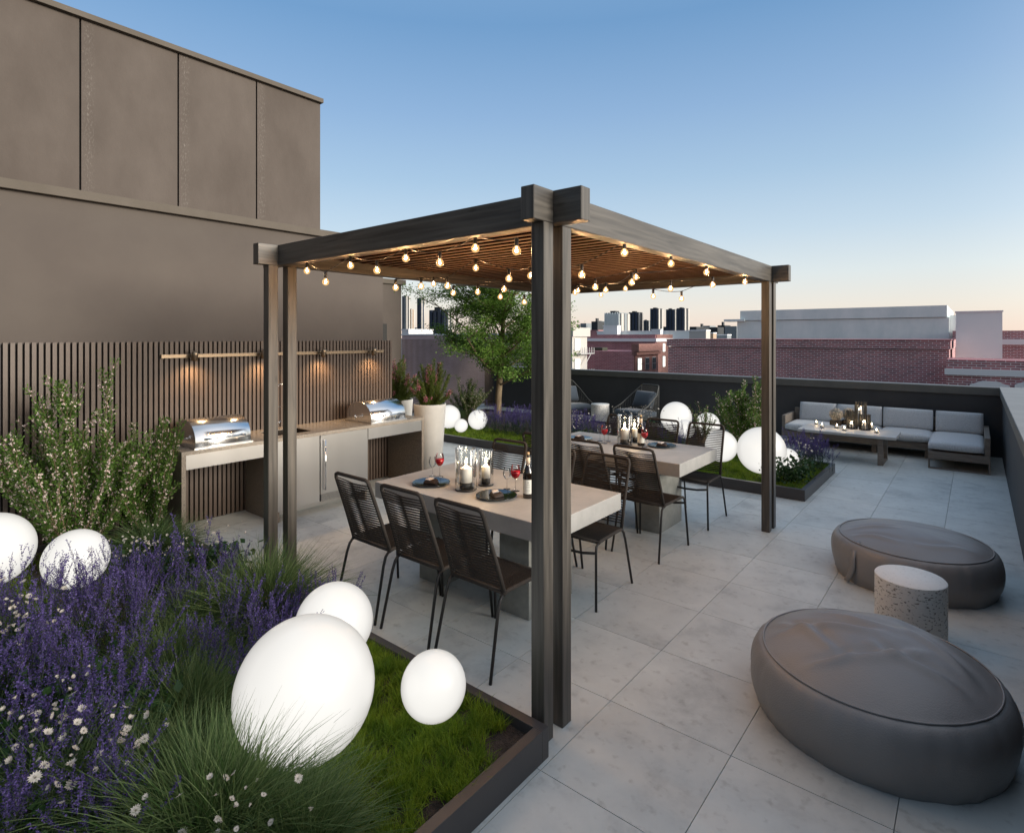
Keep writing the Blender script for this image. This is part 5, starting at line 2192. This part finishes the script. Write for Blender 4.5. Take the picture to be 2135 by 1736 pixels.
# right hand brick building with white string course and window hoods
x0, x1, z1 = span(1973, 2300, 752.5, 27)
xb, _, zb = span(1973, 2300, 779, 27)
rb = block('red brick building at the right edge with a white string course and arched window heads', 'building',
           [('wall', 'brick_red', x0, x1 + 6, 27, 29.6, ZG, z1), ('string_course', 'band_white', x0 - .05, x1 + 6, 26.9, 27.0, zb - .11, zb + .11)], (x0, 27, ZG), 'brick_building')
for u in (2063, 2160):
    xh, _, zh = ONY(u, 809, 27)
    hdm = MB()
    w = .56
    hdm.v = []
    for yy in (26.86, 26.998):
        hdm.v += [(xh - w, yy, zh - .5), (xh + w, yy, zh - .5), (xh + w, yy, zh + .10), (xh + .2, yy, zh + .26), (xh - .2, yy, zh + .26), (xh - w, yy, zh + .10)]
    hdm.v = [(a - x0, b - 27, c - ZG) for a, b, c in hdm.v]
    hdm.f = [[5, 4, 3, 2, 1, 0][::-1], [6, 7, 8, 9, 10, 11]] + [[i, (i + 1) % 6, 6 + (i + 1) % 6, 6 + i] for i in range(6)]
    hdm.obj('window_head', 'band_white', rb)
# taller brick strip behind on the far right
x0, x1, z1 = span(1986, 2300, 689, 42)
_, _, zb = span(1986, 2300, 713, 42)
block('dark red brick building behind the white box on the far right, with a pale band', 'building',
      [('wall', 'brick_red', x0, x1 + 10, 42, 50, ZG, z1), ('string_course', 'band_white', x0 - .05, x1 + 10, 41.85, 42, zb - .15, zb + .15)], (x0, 42, ZG), 'brick_building')
x0, x1, z1 = span(1993, 2090, 648, 31.5)
block('plain pale grey rooftop box standing on the right hand brick building', 'rooftop box',
      [('wall', 'city_white', x0, x1, 31.5, 34, -1.5, z1 - .06), ('coping', 'band_white', x0 - .03, x1 + .03, 31.47, 34.03, z1 - .06, z1)], (x0, 31.5, -1.5), 'rooftop_box')
# grey stucco block behind the brick wall
x0, x1, z1 = span(1537, 1979, 643, 44)
block('wide pale grey stucco building above the brick wall at the right', 'building',
      [('wall', 'stucco_grey', x0, x1, 44, 56, ZG, z1 - .75), ('parapet', 'stucco_grey', x0 - .1 + .35, x1 - .1, 43.9, 56, z1 - .72, z1),
       ('cornice', 'stucco_grey', x0 - .9, x0 + .6, 43.7, 45, z1 - .78, z1 - .62), ('side_wall', 'city_white', x1, x1 + .5, 44.4, 56, ZG, z1 - .6)], (x0, 44, ZG))
# left-centre brick buildings
x0, x1, z1 = span(1207, 1367, 697.5, 40)
d1 = reach(x1, 40, 1401)
_, _, zb = span(1207, 1367, 708.5, 40)
lb_ = block('dull red brick building left of centre with a white band below its top', 'building',
            [('wall', 'brick_far', x0, x1, 40, 40 + d1, ZG, z1), ('string_course', 'band_white', x0 - .05, x1 + .12, 39.85, 40, zb - .12, zb + .12), ('side_wall', 'brick_warm_lit', x1 + .002, x1 + .06, 40.1, 40 + d1, ZG, z1),
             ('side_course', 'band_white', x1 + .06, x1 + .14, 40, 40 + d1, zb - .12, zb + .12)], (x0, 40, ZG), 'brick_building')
for k, yy in enumerate((40 + d1 * .35, 40 + d1 * .72)):
    for z_, hh in ((.74, .66), (-.42, .85)):
        f = MB().box(x1 + .06 - x0, x1 + .10 - x0, yy - 40, yy + d1 * .14 - 40, z_ - ZG, z_ + hh - ZG).obj('window', 'frame_white', lb_)
        MB().box(x1 + .10 - x0, x1 + .13 - x0, yy + .03 - 40, yy + d1 * .14 - .03 - 40, z_ + .04 - ZG, z_ + hh - .04 - ZG).obj('pane', 'window_lit', f)
x0, x1, z1 = span(1207, 1321, 732, 33)
d2 = reach(x1, 33, 1370)
fb = block('low red brick building with a heavy cornice and sash windows, seen through the pergola', 'building',
           [('wall', 'brick_far', x0, x1, 33, 33 + d2, ZG, z1), ('side_wall', 'brick_warm_lit', x1 + .002, x1 + .08, 33.05, 33 + d2, ZG, z1), ('cornice', 'brick_warm_lit', x1 - .1, x1 + .42, 32.9, 33 + d2, z1 + .01, z1 + .50),
            ('cornice_shelf', 'brick_warm_lit', x1 - .1, x1 + .26, 32.95, 33 + d2, z1 - .22, z1 - .02)], (x0, 33, ZG), 'brick_building')
xq0, xq1, zq = span(1236, 1256, 724.5, 34)
MB().box(xq0 - x0, xq1 - x0, 1, 1.7, z1 - ZG, zq - ZG).obj('roof_box', 'copper_patina', fb)
for k, yy in enumerate((33 + d2 * .10, 33 + d2 * .42, 33 + d2 * .72)):
    f = MB().box(x1 + .081 - x0, x1 + .12 - x0, yy - 33, yy + d2 * .16 - 33, z1 - 1.22 - ZG, z1 - .40 - ZG).obj('window', 'frame_white', fb)
    for q in (0, 1):
        MB().box(x1 + .12 - x0, x1 + .14 - x0, yy + .03 - 33, yy + d2 * .16 - .03 - 33, z1 - 1.19 + q * .39 - ZG, z1 - .83 + q * .39 - ZG).obj('pane', 'window_lit' if k == 0 else 'window_dark', f)
# white corner building with fire escape
x0, x1, z1 = span(1150, 1193, 683, 26)
d3 = reach(x1, 26, 1224)
wb = block('cream building with lit windows and a fire escape, just right of the near post', 'building',
           [('wall', 'city_pale', x0, x1, 26, 26 + d3, ZG, z1 - .5), ('cornice', 'city_pale', x0, x1 + .12, 25.9, 26 + d3 + .15, z1 - .49, z1)], (x0, 26, ZG))
w_ = x1 - x0
for z_ in (1.12, .0):
    f = MB().box(w_ + .001, w_ + .04, d3 * .12, d3 * .5, z_ - ZG, z_ + .70 - ZG).obj('window', 'frame_white', wb)
    for q in range(2):
        MB().box(w_ + .041, w_ + .06, d3 * .16, d3 * .46, z_ + .03 + q * .33 - ZG, z_ + .33 + q * .33 - ZG).obj('pane', 'window_lit', f)
fe = MB()
for z_ in (.95, -.25):
    fe.box(w_ + .07, w_ + .4, d3 * .1, d3 * 1.1, z_ - ZG, z_ + .04 - ZG)
    for q in range(7):
        fe.box(w_ + .37, w_ + .4, d3 * (.1 + q * .16), d3 * (.1 + q * .16) + .03, z_ + .06 - ZG, z_ + .36 - ZG)
fe.tube([(w_ + .3, d3 * .15, -.25 - ZG), (w_ + .3, d3 * .95, .95 - ZG)], .025, 4)
fe.obj('fire_escape', 'frame_white', wb)

# roofs and low boxes of the middle distance: (u0, u1, vtop, y, depth, material, label)
MID = [(1245, 1440, 689.5, 60, 1.5, 'city_white', 'long pale grey flat roof above the brick buildings left of centre'),
       (1258, 1287, 678.5, 59, .8, 'band_white', 'small white rooftop box left of centre'),
       (1359, 1377, 686, 59, .6, 'band_white', 'tiny white rooftop box below the twin towers'),
       (1437, 1472, 687.5, 58, 1.2, 'city_pale', 'cream building with small lit windows beneath its cornice'),
       (1472, 1487, 693, 60, 1.0, 'city_tan', 'low tan roof just right of the cream building'),
       (1487, 1516, 697, 70, 1.5, 'city_grey', 'low blue-grey roof beside the big stucco building'),
       (1207, 1247, 688, 75, 6, 'brick_far', 'small brick rooftop left of the long grey roof'),
       (838, 1190, 695.5, 30, .5, 'brick_pale', 'brick building seen through the open slat fence behind the tree'),
       (838, 852, 686, 34, 3, 'band_white', 'white rooftop block beside the recessed wall'),
       (1090, 1150, 672, 50, 1.5, 'city_white', 'pale grey building behind the right side of the tree')]
for (u0, u1, vt, y, dp, m_, lb) in MID:
    x0, x1, z1 = span(u0, u1, vt, y)
    block(lb, 'building', [('wall', m_, x0, x1, y, y + dp, ZG, z1 - .12), ('coping', 'band_white' if m_ != 'brick_far' else m_, x0 - .05, x1 + .05, y - .05, y + dp, z1 - .12, z1)], (x0, y, ZG))


def tower(u0, u1, vt, y, frac, m1, m2, label, ribs=4, roof=True, dpt=None):
    """dark -Y front from u0 to u0+frac, lit +X side for the rest"""
    us = u0 + (u1 - u0) * frac
    xa, xb, z1 = span(u0, us, vt, y)
    # depth such that the +X side reaches u1
    a = (u1 - U0) / F_PX
    t = xb / (FW[0] + a * RT[0])
    dp = max(4.0, t * (FW[1] + a * RT[1]) - y)
    dp = min(dp, 400)
    t_ = thing('tower_block', label, 'tower', (xa, y, ZG), group=CITY)
    MB().box(0, xb - xa, 0, dp, 0, z1 - ZG).obj('body', m1, t_)
    w = (xb - xa)
    for k in range(ribs):
        c = w * (k + .5) / ribs
        MB().box(c - w / ribs * .30, c + w / ribs * .30, -w * .05, -.01, 0, z1 - ZG - w * .06 * (k % 2)).obj('rib', m2, t_)
    for k in range(3):
        c = dp * (k + .5) / 3
        MB().box(w + .01, w + w * .10, c - dp * .13, c + dp * .13, 0, z1 - ZG - w * .05).obj('side_rib', m1 if k % 2 else 'city_pale', t_)  # pale ribs put the sunlight on the +X side into the colour
    for k in range(ribs * 2):                                   # storeys
        pass
    if roof:
        MB().box(w * .25, w * .6, dp * .2, dp * .6, z1 - ZG, z1 - ZG + w * .12).obj('roof_plant', 'city_dark', t_)
    return t_


tower(1260.5, 1311, 652.0, 420, .62, 'city_grey', 'city_white', 'wide slab tower with vertical bands and a rooftop plant, leftmost of the skyline group', 12)
tower(1311, 1340, 651, 520, .66, 'city_dark', 'city_navy', 'dark tower immediately right of the wide slab', 3)
tower(1355.5, 1381.5, 643, 520, .62, 'city_dark', 'city_navy', 'dark tower standing alone in the middle of the skyline group', 3)
tower(1388.5, 1410.5, 645, 560, .8, 'city_dark', 'city_navy', 'left of the twin dark towers', 3)
tower(1410.5, 1436.5, 642.5, 500, .6, 'city_dark', 'city_navy', 'right of the twin dark towers, slightly taller', 3)
tower(838, 850, 617, 300, .7, 'city_dark', 'city_grey', 'dark tall tower beside the recessed brown wall', 2)
tower(850.5, 861, 645, 340, .62, 'city_tan', 'city_tan', 'slender tan tower left of the tree', 2)
tower(869.5, 880, 621.5, 320, .8, 'city_navy', 'city_navy', 'dark blue tower rising behind the left edge of the tree', 2)
tower(895, 940, 646, 330, .8, 'city_dark', 'city_navy', 'dark block hidden behind the tree crown', 4)
tower(1092, 1125, 660, 380, .8, 'city_navy', 'city_dark', 'dark block behind the tree and the near post', 3)
tower(1340, 1355, 668, 600, .8, 'city_grey', 'city_dark', 'low striped block between the skyline towers', 3)
# row of low far blocks with roof tanks
far = [(1193, 1207, 683), (1210, 1222, 674), (1222, 1233, 677), (1233, 1246, 670), (1246, 1254, 669), (1437, 1452, 681), (1452, 1466, 682), (1466, 1480, 679), (1480, 1496, 682), (1496, 1511, 678),
       (1511, 1536, 680), (1382, 1389, 681), (855, 869, 688), (862, 869, 683), (880, 893, 690), (1128, 1150, 684), (2090, 2135, 690)]
for k, (u0, u1, vt) in enumerate(far):
    y = 600 + (k * 37 % 90)
    x0, x1, z1 = span(u0, u1, vt, y)
    t_ = thing('far_block', 'low dark block in the distant row of roofs on the horizon', 'building', (x0, y, ZG), group='distant low roofs on the horizon')
    MB().box(0, x1 - x0, 0, 20, 0, z1 - ZG).obj('wall', ('city_dark', 'city_grey', 'city_dark')[k % 3], t_)
    if k % 3 == 0:
        MB().box((x1 - x0) * .4, (x1 - x0) * .6, 4, 9, z1 - ZG, z1 - ZG + 4).obj('roof_tank', 'city_dark', t_)
for k in range(14):
    x0 = -900 + k * 62
    if k % 1 == 0:
        y = 760 + (k * 53) % 120
        t_ = thing('far_block', 'low dark block in the distant row of roofs on the horizon', 'building', (x0, y, ZG), group='distant low roofs on the horizon')
        MB().box(0, 58, 0, 30, 0, 21 + (k * 7) % 6).obj('wall', 'city_grey' if k % 2 else 'city_dark', t_)
